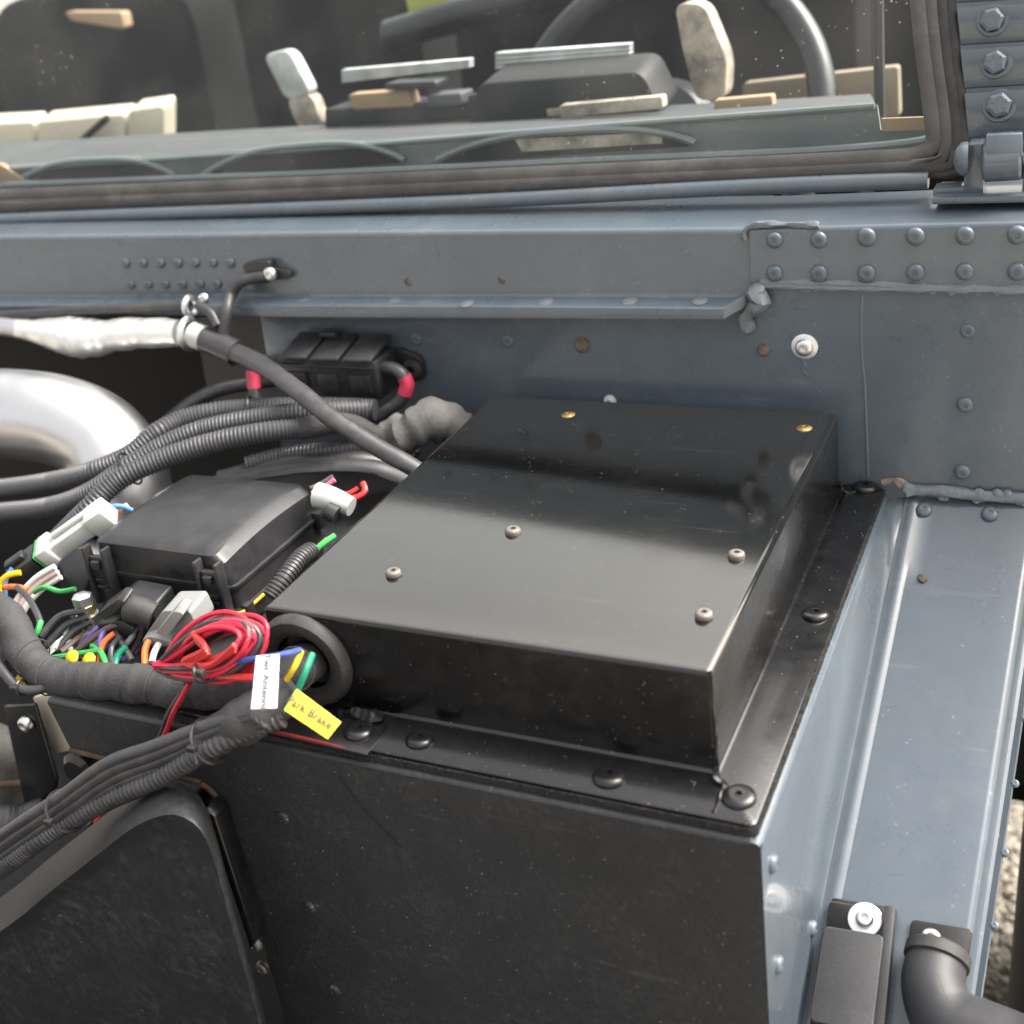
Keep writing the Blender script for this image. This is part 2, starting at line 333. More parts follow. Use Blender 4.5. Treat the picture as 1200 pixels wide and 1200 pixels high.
# lower panel (right of the tunnel opening)
pl = [onY(884, 331, YF), onY(884, 351, YF), onY(305, 351, YF), onY(305, 372, YF), onY(322, 470, YF), onY(335, 560, YF)]
pl = pl + [V((pl[-1].x, YF, -0.12)), V((0.30, YF, -0.12)), V((0.30, YF, 0.10))]
lower = part('firewall_panel', slab(pl, (0, 0.003, 0), 0), 'grey_paint', bh, False)
# top rail: sheet profile swept across the vehicle
def row(px, rows):                              # profile at one station
    return [onY(px, y, Y) for y, Y in rows]
def rail_bm(stations):
    bm = bmesh.new(); R = []
    for pts in stations: R.append([bm.verts.new(p) for p in pts])
    for a, b in zip(R, R[1:]):
        for i in range(len(a) - 1): bm.faces.new((a[i], b[i], b[i + 1], a[i + 1]))
    return bm
def rail_profile(top, face_bot, lip_top, lip_bot):
    r = 0.005; t = V(top); out = []
    back = V((t.x, YF + 0.075, t.z + 0.007)); out.append(back)
    for k in range(5):
        a = k / 4 * math.pi / 2; out.append(V((t.x, YF + r - r * math.sin(a), t.z - r + r * math.cos(a))))
    fb = V(face_bot); r2 = 0.004
    for k in range(4):
        a = k / 3 * math.pi / 2; out.append(V((fb.x, YF - r2 + r2 * math.cos(a), fb.z + r2 - r2 * math.sin(a))))
    lt, lb = V(lip_top), V(lip_bot); r3 = 0.002
    for k in range(4):
        a = k / 3 * math.pi / 2; out.append(V((lt.x, lt.y + r3 - r3 * math.sin(a), lt.z - r3 + r3 * math.cos(a))))
    out.append(V((lb.x, lt.y, lb.z))); out.append(V((lb.x, lt.y + 0.002, lb.z))); out.append(V((fb.x, lt.y + 0.003, fb.z - 0.005))); out.append(V((fb.x, YF + 0.001, fb.z - 0.004)))
    return out
LY = 0.3605
st = []
for px, t, f, l, b in ((-120, 279.5, 346, 356, 363), (0, 277, 347, 357, 365), (200, 275, 347, 357.5, 369), (400, 272, 347, 358, 372), (620, 270, 347, 359, 373), (848, 268, 348, 361, 374)):
    st.append(rail_profile(onY(px, t, YF), onY(px, f, YF), onY(px, l, LY), onY(px, b, LY)))
# folded end of the lip
e = [V(p) for p in st[-1]]; dx = onY(882, 300, YF).x - e[0].x
e = [V((p.x + (dx if p.y > YF - 0.006 else dx * 0.95), max(p.y, YF - 0.005) if i > 9 else p.y, p.z + (0.010 if i > 9 and p.z < e[9].z else 0))) for i, p in enumerate(e)]
st.append(e)
rail = part('top_rail', rail_bm(st), 'grey_paint', bh, True, 30)
# right doubler plate and its shelf
zt = lambda px, y: onY(px, y, YF)
x_r = 1330
dp = [onY(878, 266, YF), onY(884, 338, YF), onY(x_r, 340, YF), onY(x_r, 255, YF)]
dpl = []
for px, t, b in ((879, 267, 338), (1000, 264, 338.5), (1100, 261, 339), (1200, 258.5, 340), (1330, 255, 341)):
    tp, bt = onY(px, t, YF), onY(px, b, YF); bt.x = tp.x; r = 0.004; prof = [V((tp.x, YF + 0.075, tp.z + 0.006))]
    for k in range(5):
        a = k / 4 * math.pi / 2; prof.append(V((tp.x, YF - 0.0025 + r - r * math.sin(a), tp.z - r + r * math.cos(a))))
    prof.append(V((tp.x, YF - 0.0025, bt.z))); prof.append(V((tp.x, YF + 0.001, bt.z))); dpl.append(prof)
doubler = part('doubler_plate', rail_bm(dpl), 'grey_paint', bh, True, 30)
for row_y in ((281, 281, 278, 277, 276, 275), (320, 320, 320, 319, 318, 318)):
    for px, y in zip((908, 960, 1016, 1073, 1131, 1192), row_y): inst('rivet', RIVET, doubler, onY(px, y, YF - 0.0025), NB)
for i in range(7):
    inst('rivet', RIVET_S, rail, onY(148 + i * 20.4, 308 - i * 0.1, YF), NB); inst('rivet', RIVET_S, rail, onY(154 + i * 20.2, 333 - i * 0.2, YF), NB)
for px, y in ((1131, 474), (1128, 553)): inst('rivet', RIVET, lower, onY(px, y, YF), NB, s=0.9)
for px, y in ((488, 398), (595, 400), (1134, 388)): inst('rivet', RIVET_F, lower, onY(px, y, YF), NB)
# bright spot weld dimples on the lip
for px, y in ((462, 352), (547, 355), (640, 353), (738, 352), (820, 352), (355, 352), (60, 352)):
    zz = onY(px, 352, 0.371).z - 0.0002
    part('spot_weld', lathe([(0, .0006), (.004, .0004), (.0065, -.0004)], 14, None, onZ(px, y, zz), (0, -0.2, 1)), 'seam_sealer', rail)
# screw holes in the rail
for px, y in ((478, 330), (588, 328)):
    inst('rail_screw', proto(lathe([(0, -.0005), (.0016, -.0003), (.002, .0012), (.0034, .0008), (.0042, -.001)], 14), 'rail_screw', 'dirt'), rail, onY(px, y, YF), NB)
# dirty plugs, silver bolt
dp_ = part('dirty_plug', lathe([(0, .002), (.003, .0028), (.006, .002), (.0075, .0008), (.008, -.001)], 18, None, onY(682, 404, YF), NB), 'dirt', bh)
part('dirty_plug', lathe([(0, .005), (.003, .0045), (.0048, .002), (.0055, -.001)], 16, None, onY(895, 410, YF), NB), 'dirt', bh)
bo = onY(943, 406, YF)
sb = part('bolt_washer', lathe([(0, .0016), (.0095, .0016), (.0105, .0010), (.0105, -.001)], 28, None, bo, NB), 'washer_zinc', bh); sb['label'] = 'bright silver washer on the grey firewall'
part('bolt_head', lathe([(p[0], p[1] + .0016) for p in dome(0.0072, 0.0042, 0.0022, 0.002, 0.0005)], 24, None, bo, NB), 'zinc', sb)
part('bolt_head', lathe(dome(0.0058, 0.005, 0.002, 0.001), 20, None, onY(715, 470, YF), NB), 'white_plastic', bh)
# paint run / old sealer lines on the firewall
bm = tube([onY(x, y, YF - 0.0002) for x, y in ((1010, 345), (1009, 380), (1010, 420), (1013, 450), (1015, 500), (1017, 560))], 0.0011, 8, flat=(0.3, (0, 1, 0)))
tube([onY(x, y, YF - 0.0002) for x, y in ((938, 420), (943, 426), (940, 434), (946, 440))], 0.0012, 6, bm=bm, flat=(0.3, (0, 1, 0)))
part('sealer_run', bm, 'grey_paint_clean', bh)
# seam sealer beads
bm = bead([onY(x, y, YF - 0.003) for x, y in ((890, 333), (930, 334), (990, 336), (1060, 337), (1130, 338), (1210, 340), (1300, 342))], 0.0034)
bead([onY(x, y, YF - 0.003) for x, y in ((892, 330), (940, 331), (1000, 332), (1080, 335))], 0.0026, bm=bm)
part('sealer_bead', bm, 'seam_sealer', bh)
rs = random.Random(5)
bm = bmesh.new()
for k in range(46):
    x = rs.uniform(892, 1215); y = 335 + (x - 892) * .016 + rs.uniform(-3.5, 3.5); c_ = onY(x, y, YF - .0028)
    lathe([(0, .0010), (.0014, .0008), (rs.uniform(.0020, .0034), 0)], 8, bm, c_, (rs.uniform(-.3, .3), -1, rs.uniform(-.2, .5)))
for k in range(16):
    x = rs.uniform(1062, 1205); y = 575 + (x - 1062) * .06 + rs.uniform(-4, 5); c_ = onY(x, y, YF - .0045)
    lathe([(0, .0012), (.0018, .0009), (rs.uniform(.0026, .0044), 0)], 8, bm, c_, (rs.uniform(-.3, .3), -.8, rs.uniform(.2, .8)))
o_ = part('sealer_dabs', bm, 'seam_sealer', bh); o_['kind'] = 'stuff'
bm = tube([onY(*p) for p in ((893, 335, YF - .004), (886, 345, YF - .008), (893, 355, YF - .010), (884, 362, YF - .009), (874, 372, YF - .006), (876, 386, YF - .003))], 0.0060, 12, bm=None, wob=0.28, step=0.002)
part('sealer_bead', bm, 'seam_sealer', bh)
bm = tube([onY(*p) for p in ((873, 280, YF - .001), (872, 272, YF - .002), (880, 265, YF - .001), (900, 263, YF), (960, 264, YF - .001))], 0.0026, 8, wob=0.3, step=0.002)
part('sealer_bead', bm, 'seam_sealer', bh)

part('seam_dirt', tube([onY(x, y, YF - .0012) for x, y in ((1034, 566), (1046, 562), (1056, 566), (1062, 574))], .0032, 8, wob=.5, step=.0015, flat=(.5, (0, 1, 0))), 'tan_dirt', bh)
# ---- footwell
HZ = -0.0704                                  # top face of the cover's flange
GA, GB, GC = 0.0368, 0.0314, 0.0217           # flange widths: front, right, back
FW_T = HZ - 0.0085                            # footwell top sheet
FWX, FWY = GB + 0.0040, -GA - 0.0045
fw = part('footwell_top', slab([V((-0.478, FWY + 0.004, FW_T)), V((FWX - 0.004, FWY + 0.004, FW_T)), V((FWX - 0.004, YF, FW_T)), V((-0.55, YF, FW_T)), V((-0.55, .06, FW_T)), V((-.478, .02, FW_T))], (0, 0, -0.003)), 'underseal', bh, False)
# front plate with the opening for the black moulding
zb = -0.62
hole = [onY(60, 874, FWY), onY(90, 884, FWY), onY(255, 922, FWY), onY(275, 950, FWY), onY(313, 1092, FWY), onY(330, 1200, FWY)]
hole_r = rounded([onY(84, 878, FWY), onY(254, 920, FWY), onY(330, 1180, FWY), onY(345, 1300, FWY)], [0, 0.022, 0, 0], 6)
fp = [V((-0.478, FWY, FW_T - 0.002)), V((-.470, FWY, hole_r[0].z))] + hole_r[1:]
fp = fp + [V((hole_r[-1].x, FWY, zb)), V((FWX, FWY, zb)), V((FWX, FWY, FW_T - 0.002))]
front = part('footwell_front_panel', slab(fp, (0, 0.003, 0)), 'underseal', bh, False)
front['label'] = 'dusty black textured front face of the footwell'
for px, y in ((332, 958), (363, 1063), (310, 1132), (392, 1160)): inst('rivet', RIVET_D, front, onY(px, y, FWY), NB)
bm = tube([onY(x, y, FWY - 0.0002) for x, y in ((398, 910), (425, 945), (470, 992))], 0.0012, 6, flat=(0.3, (0, 1, 0)))
part('dark_scratch', bm, 'near_black', front)
rim = tube([p + V((0, -0.001, 0)) for p in hole_r[:-2]], 0.0020, 8); part('opening_rim', rim, 'rusty', front)
bm = slab([onY(256, 930, FWY - .002), onY(268, 940, FWY - .002), onY(313, 1085, FWY - .002), onY(308, 1094, FWY - .002)], (0, -0.016, 0), 0.0015); part('opening_flange', bm, 'black_satin', front)
# edge roll between front plate / top / side
bm = tube([V((-0.478, FWY + .0035, FW_T - .0033)), V((FWX - .004, FWY + .0035, FW_T - .0033))], 0.0036, 10); part('folded_edge', bm, 'underseal', bh)
# right side wall: from the flange edge down to the crease of the sloping panel
Pb = onY(1060, 582, YF); Pf = onX(960, 1070, FWX); 
Pb2 = onY(1200, 586, YF)
PN = (Pb2 - Pb).cross(Pf - Pb).normalized(); PN = PN if PN.z > 0 else -PN
slope = (Pf - Pb); slope_n = (slope - V((1, 0, 0)) * 0).normalized()
bm = bmesh.new(); R = []
NS = 24
for i in range(NS + 1):
    t = i / NS; Y = YF + (FWY - YF) * t
    top = V((FWX, Y, FW_T)); tb = (Y - Pb.y) / (Pf.y - Pb.y); cr = Pb + (Pf - Pb) * tb
    xo = max(cr.x, FWX + 0.0005); prof = []
    r = 0.004 + 0.008 * (1 - t) * 0.5; 
    prof.append(V((FWX - 0.006, Y, FW_T)))
    for k in range(5):
        a = k / 4 * math.pi / 2; prof.append(V((FWX - 0.004 + 0.004 * math.sin(a), Y, FW_T - 0.004 + 0.004 * math.cos(a))))
    d = cr.z - (FW_T - 0.004)
    for k in range(1, 6):
        u = k / 6; prof.append(V((FWX + (xo - FWX) * u ** 1.2, Y, FW_T - 0.004 + d * u)))
    prof.append(V((xo, Y, cr.z + min(0.003, -d * .2)))); prof.append(V((xo + 0.002, Y, cr.z)))
    R.append([bm.verts.new(p) for p in prof])
for a, b in zip(R, R[1:]):
    for i in range(len(a) - 1): bm.faces.new((a[i], b[i], b[i + 1], a[i + 1]))
side = part('footwell_side_panel', bm, 'grey_paint', bh, True, 50)
for px, y in ((904, 1012), (911, 1130), (951, 1088)): inst('rivet', RIVET, side, onX(px, y, FWX), (1, 0, 0), s=0.8)
# sloping panel
def pp(x, y, h=0.0): return onP(x, y, Pb + PN * h, PN)
dn = (Pf - Pb).normalized()
c0, c1 = Pb + V((0.0015, 0, 0)), Pb + (Pf - Pb) * 1.9 + V((0.0015, 0, 0))
r0 = pp(1205, 660); rdir = (pp(1140, 1089) - pp(1178, 840)).normalized(); r0 = pp(1178, 840) - rdir * 0.24; r1 = r0 + rdir * 0.62
bm = bmesh.new(); R = []
for i in range(21):
    t = i / 20; a = c0 + (c1 - c0) * t; b = r0 + (r1 - r0) * t; wd = (b - a); u = wd.normalized(); prof = []
    for s, h in ((0, 0.0016), (0.003, 0.0016), (0.006, 0.0026), (0.011, 0.0024), (0.0145, 0.0), (0.03, 0.0)): prof.append(a + u * s + PN * h)
    for k in range(1, 4): prof.append(a + u * (0.03 + (wd.length - 0.038) * k / 4))
    for k in range(7):
        an = k / 6 * rad(78); rr = 0.006; prof.append(b - u * rr + u * rr * math.sin(an) - PN * (rr - rr * math.cos(an)))
    e = prof[-1]; fd = (u * math.cos(rad(78)) - PN * math.sin(rad(78))); prof.append(e + fd * .008); e2_ = e + fd * .017; prof.append(e2_)
    prof.append(e2_ + u * .003 - PN * .001); prof.append(e2_ + u * .008 + PN * .001); prof.append(e2_ + u * .009 - PN * .002)
    R.append([bm.verts.new(p) for p in prof])
for a, b in zip(R, R[1:]):
    for i in range(len(a) - 1): bm.faces.new((a[i], b[i], b[i + 1], a[i + 1]))
slopep = part('sloping_panel', bm, 'grey_paint', bh, True, 40)
for px, y in ((1083, 598), (1160, 603)): inst('rivet', RIVET, slopep, pp(px, y), PN, s=0.95)
bm = tube([pp(1077, 675, .0002), pp(1080, 677, .0008), pp(1084, 682, .0002)], .0032, 10, wob=.5, step=.0012, radii=[.5, 1, .5]); part('dirty_dent', bm, 'dirt', slopep)
bm = bead([onY(x, y, Y) for x, y, Y in ((1060, 571, YF - .003), (1075, 575, YF - .004), (1100, 575, YF - .004), (1150, 581, YF - .004), (1210, 584, YF - .004))], 0.0045)
bead([onY(x, y, Y) for x, y, Y in ((1062, 578, YF - .006), (1090, 573, YF - .003), (1120, 575, YF - .003))], 0.0036, bm=bm)
part('sealer_bead', bm, 'seam_sealer', bh)
# outer drop flange with studs, beyond the sloping panel's right edge
for k in range(12):
    inst('rivet', RIVET_S, slopep, r0 + rdir * (0.03 + k * 0.05) + V((1, 0, 0)) * .0105 - PN * .0215, PN, s=.6)
bm = slab([V((-1.6, -1.5, -0.46)), V((0.04, -1.5, -0.46)), V((0.04, FWY - .001, -0.46)), V((-1.6, FWY - .001, -0.46))], (0, 0, -0.004)); part('added_dark_tray', bm, 'near_black', bh, False)  # unseen slab added ahead so the cover's front reflects dark, not gravel
# inside of the tunnel opening: its darkness is put into the near-black colour
tn = part('tunnel_dark_box', bmesh.new(), 'near_black', bh)
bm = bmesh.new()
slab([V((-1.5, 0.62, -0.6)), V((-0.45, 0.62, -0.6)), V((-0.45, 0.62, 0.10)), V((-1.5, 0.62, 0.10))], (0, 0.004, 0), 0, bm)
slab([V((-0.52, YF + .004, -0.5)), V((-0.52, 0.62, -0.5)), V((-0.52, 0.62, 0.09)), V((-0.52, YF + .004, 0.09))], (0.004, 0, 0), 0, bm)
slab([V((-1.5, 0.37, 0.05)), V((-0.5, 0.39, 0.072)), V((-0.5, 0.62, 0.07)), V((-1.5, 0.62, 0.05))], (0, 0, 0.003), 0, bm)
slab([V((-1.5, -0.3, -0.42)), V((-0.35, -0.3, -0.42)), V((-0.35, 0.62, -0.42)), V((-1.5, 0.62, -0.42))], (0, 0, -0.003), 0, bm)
bpy.data.objects.remove(tn); part('tunnel_dark_box', bm, 'near_black', bh, False)
bm = slab([onY(228, 372, 0.44), onY(308, 366, 0.40), onY(322, 470, 0.40), onY(245, 470, 0.44)], (0, 0.004, 0)); part('tunnel_matting', bm, 'underseal', bh, False)

# ================================================================== WINDSCREEN
WT = rad(15); WP = V((0, 0.437, 0.165)); WN = V((0, -math.cos(WT), math.sin(WT)))
def wp(x, y, h=0.0): return onP(x, y, WP + WN * h, WN)
ws = thing('windscreen', 'windscreen in worn black rubber seal on grey frame above the riveted rail', 'windscreen', wp(500, 240))
def lineY(px, pts):
    for (x0, y0), (x1, y1) in zip(pts, pts[1:]):
        if px <= x1: return y0 + (y1 - y0) * (px - x0) / (x1 - x0)
    return pts[-1][1]
# bottom rail of the frame
bm = tube([wp(x, y, 0.004) for x, y in ((-150, 266), (0, 257.5), (400, 242.5), (600, 234), (800, 223), (950, 216), (1088, 211))], 0.0066, 12, step=0.01); rl = part('frame_rail', bm, 'grey_paint', ws)
bm = slab([wp(-150, 256, -.006), wp(1120, 203, -.006), wp(1120, 190, -.006), wp(-150, 245, -.006)], WN * 0.004); part('frame_lip', bm, 'rubber', ws)
# rubber: ribs that run along the bottom and turn up the right edge
ribs = [([(-150, 238), (0, 229), (400, 213), (800, 196), (1020, 186), (1072, 182), (1092, 172), (1094, 150), (1082, 60), (1074, -20)], 0.0060, 0.0, 'worn_seal'),
        ([(-150, 248), (0, 239.5), (400, 223), (800, 205), (1040, 194), (1092, 191), (1106, 181), (1109, 150), (1098, 60), (1090, -20)], 0.0042, 0.002, 'worn_seal'),
        ([(-150, 253), (0, 245), (400, 229), (800, 211), (1050, 200), (1104, 197), (1117, 188), (1121, 150), (1109, 60), (1101, -20)], 0.0036, 0.003, 'rubber'),
        ([(-150, 257), (0, 249.5), (400, 234), (800, 216), (1060, 204), (1114, 203), (1127, 192), (1130, 150), (1119, 60), (1112, -20)], 0.0034, 0.001, 'rubber')]
sl = part('rubber_seal', slab([wp(-150, 258, -.008), wp(1130, 206, -.008), wp(1131, 150, -.008), wp(1113, -20, -.008), wp(1078, -20, -.008), wp(1093, 176, -.008), wp(-150, 240, -.008)], WN * 0.006), 'rubber', ws, False)
for pts, r, h, m in ribs:
    part('seal_rib', tube([wp(x, y, h * .4) for x, y in pts], r * 1.08, 10, step=0.006, flat=(.45, WN)), m, sl)
part('seal_flap', tube([wp(1068, 190, .007), wp(1095, 186, .008), wp(1103, 181, .006)], 0.0016, 6, wob=.3, step=.002), 'worn_seal', sl)
# glass
gp = [wp(-150, 245, -.004), wp(1090, 185, -.004), wp(1098, 170, -.004), wp(1078, -160, -.004), wp(-150, -160, -.004)]
part('glass', slab(gp, WN * -0.005), 'windscreen_glass', ws, False)
# right pillar of the frame with three stepped plates and hexagonal bolts
pil = part('pillar', slab([wp(1117, -40, -.012), wp(1330, -40, -.012), wp(1330, 178, -.012), wp(1138, 178, -.012)], WN * 0.012, 0.001), 'grey_paint', ws)
steps = [(-40, 3, -48, -5), (9, 53, 1, 45), (58, 104, 50, 97), (109, 162, 101, 156)]
hexb = lathe([(0, .0078), (.0062, .0078), (.0084, .0066), (.0088, .0058), (.0088, .0014)], 6); lathe([(.0085, .0016), (.0108, .0016), (.0115, .0008), (.0115, -.001)], 24, hexb)
for k in range(6):
    a = k * math.pi / 3 + .3; c, s = math.cos(a), math.sin(a); box(V((c, s, 0)) * 0.0042 + V((0, 0, .0079)), (0.0034, 0.0010, 0.0006), 0, (V((c, s, 0)), V((-s, c, 0)), V((0, 0, 1))), hexb)
HEX = proto(hexb, 'bolt', 'grey_paint_clean', 25)
bolts = {1: (1163, 24), 2: (1167, 74), 3: (1171, 124)}
for i, (y0, y1, y2, y3) in enumerate(steps):
    xl = 1120 + (y0 + y1) / 2 * 0.085
    o = part('pillar_plate', slab([wp(xl - 2, y0, .0075), wp(1330, y2 - 5, .0075), wp(1330, y3 - 5, .0015), wp(xl + 3, y1, .0015)], WN * -0.006, 0.0012), 'grey_paint', pil)
    if i in bolts: inst('bolt', HEX, o, wp(*bolts[i], .0042), WN)

# ================================================================== WINDSCREEN HINGE
hy = 0.415
bm = slab([onY(1092, 232, hy - .012), onY(1092, 240, hy - .012), onY(1290, 236, hy - .012), onY(1290, 226, hy - .012)], (0, 0.05, 0.0), 0.0012); hg = part('hinge', bm, 'grey_paint', ws)
for x0, x1 in ((1130, 1152), (1199, 1222)):
    bm = slab(rounded([onY(x0 + 3, 170, hy), onY(x0 - 2, 231, hy), onY(x1, 229, hy), onY(x1, 168, hy)], 0.002, 3), (0, 0.022, 0), 0.0012); part('lug', bm, 'grey_paint', hg)
ka, kb = onY(1153, 189, hy - .001), onY(1198, 186, hy - .001); kd = (kb - ka)
bm = lathe([(0, 0), (.0135, 0), (.015, .0015), (.015, kd.length - .0015), (.0135, kd.length), (0, kd.length)], 28, None, ka, kd); kn = part('knuckle', bm, 'grey_paint', hg)
part('strap', slab([onY(1155, 158, hy - .010), onY(1198, 156, hy - .010), onY(1198, 184, hy - .015), onY(1155, 187, hy - .015)], (0, 0.008, 0), 0.001), 'grey_paint', hg)
ca = onY(1129, 186, hy - .002); bm = lathe([(0, .007), (.004, .0068), (.008, .005), (.0115, .002), (.012, 0), (.012, -.003)], 20, None, ca, (-1, -0.1, 0)); part('hinge_pin', bm, 'grey_paint_clean', hg)
bm = slab([onY(1093, 222, hy), onY(1130, 219, hy), onY(1130, 228, hy), onY(1093, 231, hy)], (0, 0.02, 0), 0.001); part('lug', bm, 'grey_paint', hg)

# ================================================================== INSIDE THE CABIN
def Yp(Y): return lambda x, y: onY(x, y, Y)
d5 = Yp(0.50)
da = thing('dashboard', 'grey green metal dashboard with three dark arched air vents behind the windscreen', 'dashboard', d5(500, 210))
# front panel with flat arches whose near-black colour stands for the vents' shade
bm = slab([d5(-150, 206), d5(1028, 124), d5(1032, 152), d5(1090, 150), d5(1095, 190), d5(-150, 262)], (0, 0.004, 0), 0); dpn = part('dash_panel', bm, 'dash_paint', da, False)
def arch(x0, y0, x1, y1, h, mname='near_black'):
    pts = []
    for k in range(25):
        t = k / 24; x = x0 + (x1 - x0) * t; s = min(1, (1 - abs(2 * t - 1) ** 3.0)) ; pts.append((x, y0 + (y1 - y0) * t - h * s))
    lo = [onY(x, y, 0.4985) for x, y in pts] + [onY(x1 - 6, y1 + 3, 0.4985), onY(x0 + 6, y0 + 4, 0.4985)]
    o = part('vent_shade', slab(lo, (0, 0.001, 0)), mname, dpn, False)  # flat sheet, shade of the vent put into its colour
    part('vent_rim', tube([onY(x, y - 0.5, 0.4965) for x, y in pts], 0.0036, 8, step=.01), 'dash_paint', dpn)
arch(20, 214, 205, 206, 22); arch(238, 206, 474, 188, 26); arch(512, 188, 815, 168, 24)
part('vent_grille', slab([onY(603, 163, .4975), onY(775, 155, .4975), onY(776, 168, .4975), onY(612, 178, .4975)], (0, 0.0006, 0)), 'fawn_plastic', dpn, False)
part('dash_edge', tube([onY(x, y, .497) for x, y in ((-150, 208), (180, 187), (400, 172), (700, 148), (900, 133), (1025, 124))], 0.0028, 8, step=.02), 'dash_paint', dpn)
part('dash_edge', tube([onY(x, y, .490) for x, y in ((-150, 226), (0, 217), (400, 202), (700, 188), (950, 177), (1060, 168), (1088, 163))], 0.0036, 8, step=.02), 'dash_paint', dpn)
part('dash_top', slab([d5(-150, 206), d5(1028, 124), onY(1020, 110, 0.68), onY(-150, 176, 0.68)], (0, 0.0, -0.004)), 'dash_mat', da, False)
part('tan_sill', slab([onY(1033, 139, .495), onY(1088, 137, .495), onY(1089, 152, .495), onY(1034, 154, .495)], (0, 0.003, 0)), 'tan_trim', da, False)
part('corner_post', tube([onY(1029, -30, .52), onY(1030, 60, .52), onY(1032, 150, .52)], 0.0045, 8), 'rubber', da)
# steering wheel
sw = thing('steering_wheel', 'black steering wheel with a blue sheen seen through the windscreen', 'steering wheel', onY(770, 150, 0.80))
wc = onY(772, 152, 0.80); wn = V((0.05, 0.80, -0.45)).normalized(); wu = wn.cross(V((1, 0, 0))).normalized(); wv = wn.cross(wu)
ring = [wc + (wu * math.cos(a) + wv * math.sin(a)) * 0.182 for a in [2 * math.pi * k / 72 for k in range(72)]]
part('rim', tube(ring, 0.0150, 14, closed=True, raw=True), 'wheel_rim', sw)
part('hub', lathe([(0, .0), (.05, .0), (.062, -.010), (.064, -.04)], 28, None, wc, -wn), 'wheel_rim', sw)
for a in (0.25, math.pi - .25):
    e = wc + (wv * math.cos(a) + wu * math.sin(a)) * 0.178; part('spoke', tube([wc, e], 0.013, 10, flat=(0.4, wn), step=.02), 'wheel_rim', sw)
# seats
def seat(name, cx0, yb, wpx, label, Y):
    s = thing(name, label, 'car seat', onY(cx0, yb, Y))
    a = onY(cx0 - wpx, yb, Y); b = onY(cx0 + wpx, yb, Y); wd = (b - a).length; c = (a + b) / 2
    part('backrest', slab(rounded([c + V((-wd / 2, 0, -.35)), c + V((wd / 2, 0, -.35)), c + V((wd * .46, 0.03, .13)), c + V((-wd * .46, 0.03, .13))], 0.08, 6), (0, 0.12, 0.02), 0.02), 'seat_vinyl', s)
    part('seat_cushion', slab(rounded([c + V((-wd / 2, -.45, -.38)), c + V((wd / 2, -.45, -.38)), c + V((wd / 2, 0, -.40)), c + V((-wd / 2, 0, -.40))], .06, 4), (0, 0, 0.10), .02), 'seat_vinyl', s)
seat('passenger_seat', 110, 90, 130, 'black vinyl seat behind the left part of the windscreen', 1.15)
seat('centre_seat', 400, 70, 95, 'black vinyl seat between the passenger seat and the steering wheel', 1.15)
seat('driver_seat', 870, 60, 140, 'black vinyl seat behind the steering wheel', 1.20)
# rear bulkhead of the cab with window line, floor, dark
cb = thing('cab_rear_wall', 'dark rear wall and floor of the cab behind the seats', 'car interior', (-0.5, 1.6, -0.4))
part('back_panel', slab([V((-2.6, 1.60, -0.5)), V((0.2, 1.60, -0.5)), V((0.2, 1.60, 0.30)), V((-2.6, 1.60, 0.30))], (0, 0.02, 0)), 'seat_vinyl', cb, False)
part('cab_floor', slab([V((-2.6, 0.51, -0.45)), V((0.2, 0.51, -0.45)), V((0.2, 1.60, -0.45)), V((-2.6, 1.60, -0.45))], (0, 0, -0.02)), 'seat_vinyl', cb, False)
# bright pieces inside, solids made up for pale patches in the glass
ct = thing('cream_panels', 'cream ribbed panels low behind the left side of the windscreen', 'trim panel', onY(90, 170, 0.80))
for x0, x1, yt0, yt1, yb0, yb1 in ((-60, 40, 148, 143, 195, 190), (44, 146, 143, 134, 189, 180), (150, 192, 130, 124, 178, 174)):
    part('panel_strip', slab(rounded([onY(x0, yt0, .80), onY(x1, yt1, .80), onY(x1, yb1, .80), onY(x0, yb0, .80)], .008, 3), (0, 0.03, 0.01), .004), 'cream', ct)
part('panel_stay', tube([onY(75, 184, .785), onY(126, 138, .785)], .005, 8), 'seat_vinyl', ct)
def slant(name, pts, Y, m, label, cat, r=0.02, t=0.03):
    return solo(name, slab(rounded([onY(x, y, Y) for x, y in pts], r, 5), (0, t, 0.0), .003), m, label, cat)
slant('tan_wedge', [(-60, 190), (0, 192), (50, 226), (-60, 230)], .492, 'tan_trim', 'tan sloping piece at the lower left corner behind the glass', 'trim panel', .004, .006)
g = thing('grab_handle', 'pale slanted capsule shaped handle, white above and tan below, behind the glass', 'handle', onY(345, 105, .75))
part('upper_grip', slab(rounded([onY(308, 64, .75), onY(338, 58, .75), onY(365, 110, .75), onY(335, 118, .75)], .012, 5), (0, .02, 0), .003), 'pale_plastic', g)
part('lower_grip', slab(rounded([onY(335, 116, .751), onY(365, 109, .751), onY(378, 148, .751), onY(350, 152, .751)], .012, 5), (0, .02, 0), .003), 'fawn_plastic', g)
lv = thing('white_louvre', 'long white ribbed strip lying in front of the steering wheel', 'strip', onY(600, 80, .70))
for x0, x1, a, b, c, d in ((400, 550, 82, 69, 98, 80), (580, 738, 62, 51, 82, 70)):
    for k in range(4):
        t0, t1 = k / 4, (k + .8) / 4
        part('rib', slab([onY(x0, a + (c - a) * t0, .70), onY(x1, b + (d - b) * t0, .70), onY(x1, b + (d - b) * t1, .70), onY(x0, a + (c - a) * t1, .70)], (0, .012, 0), .0008), 'pale_plastic', lv)
slant('gear_lever_boot', [(790, 4), (825, 4), (852, 70), (850, 118), (815, 118), (800, 60)], .74, 'fawn_plastic', 'fawn and grey upright lever boot in front of the steering wheel rim', 'lever', .012, .03)
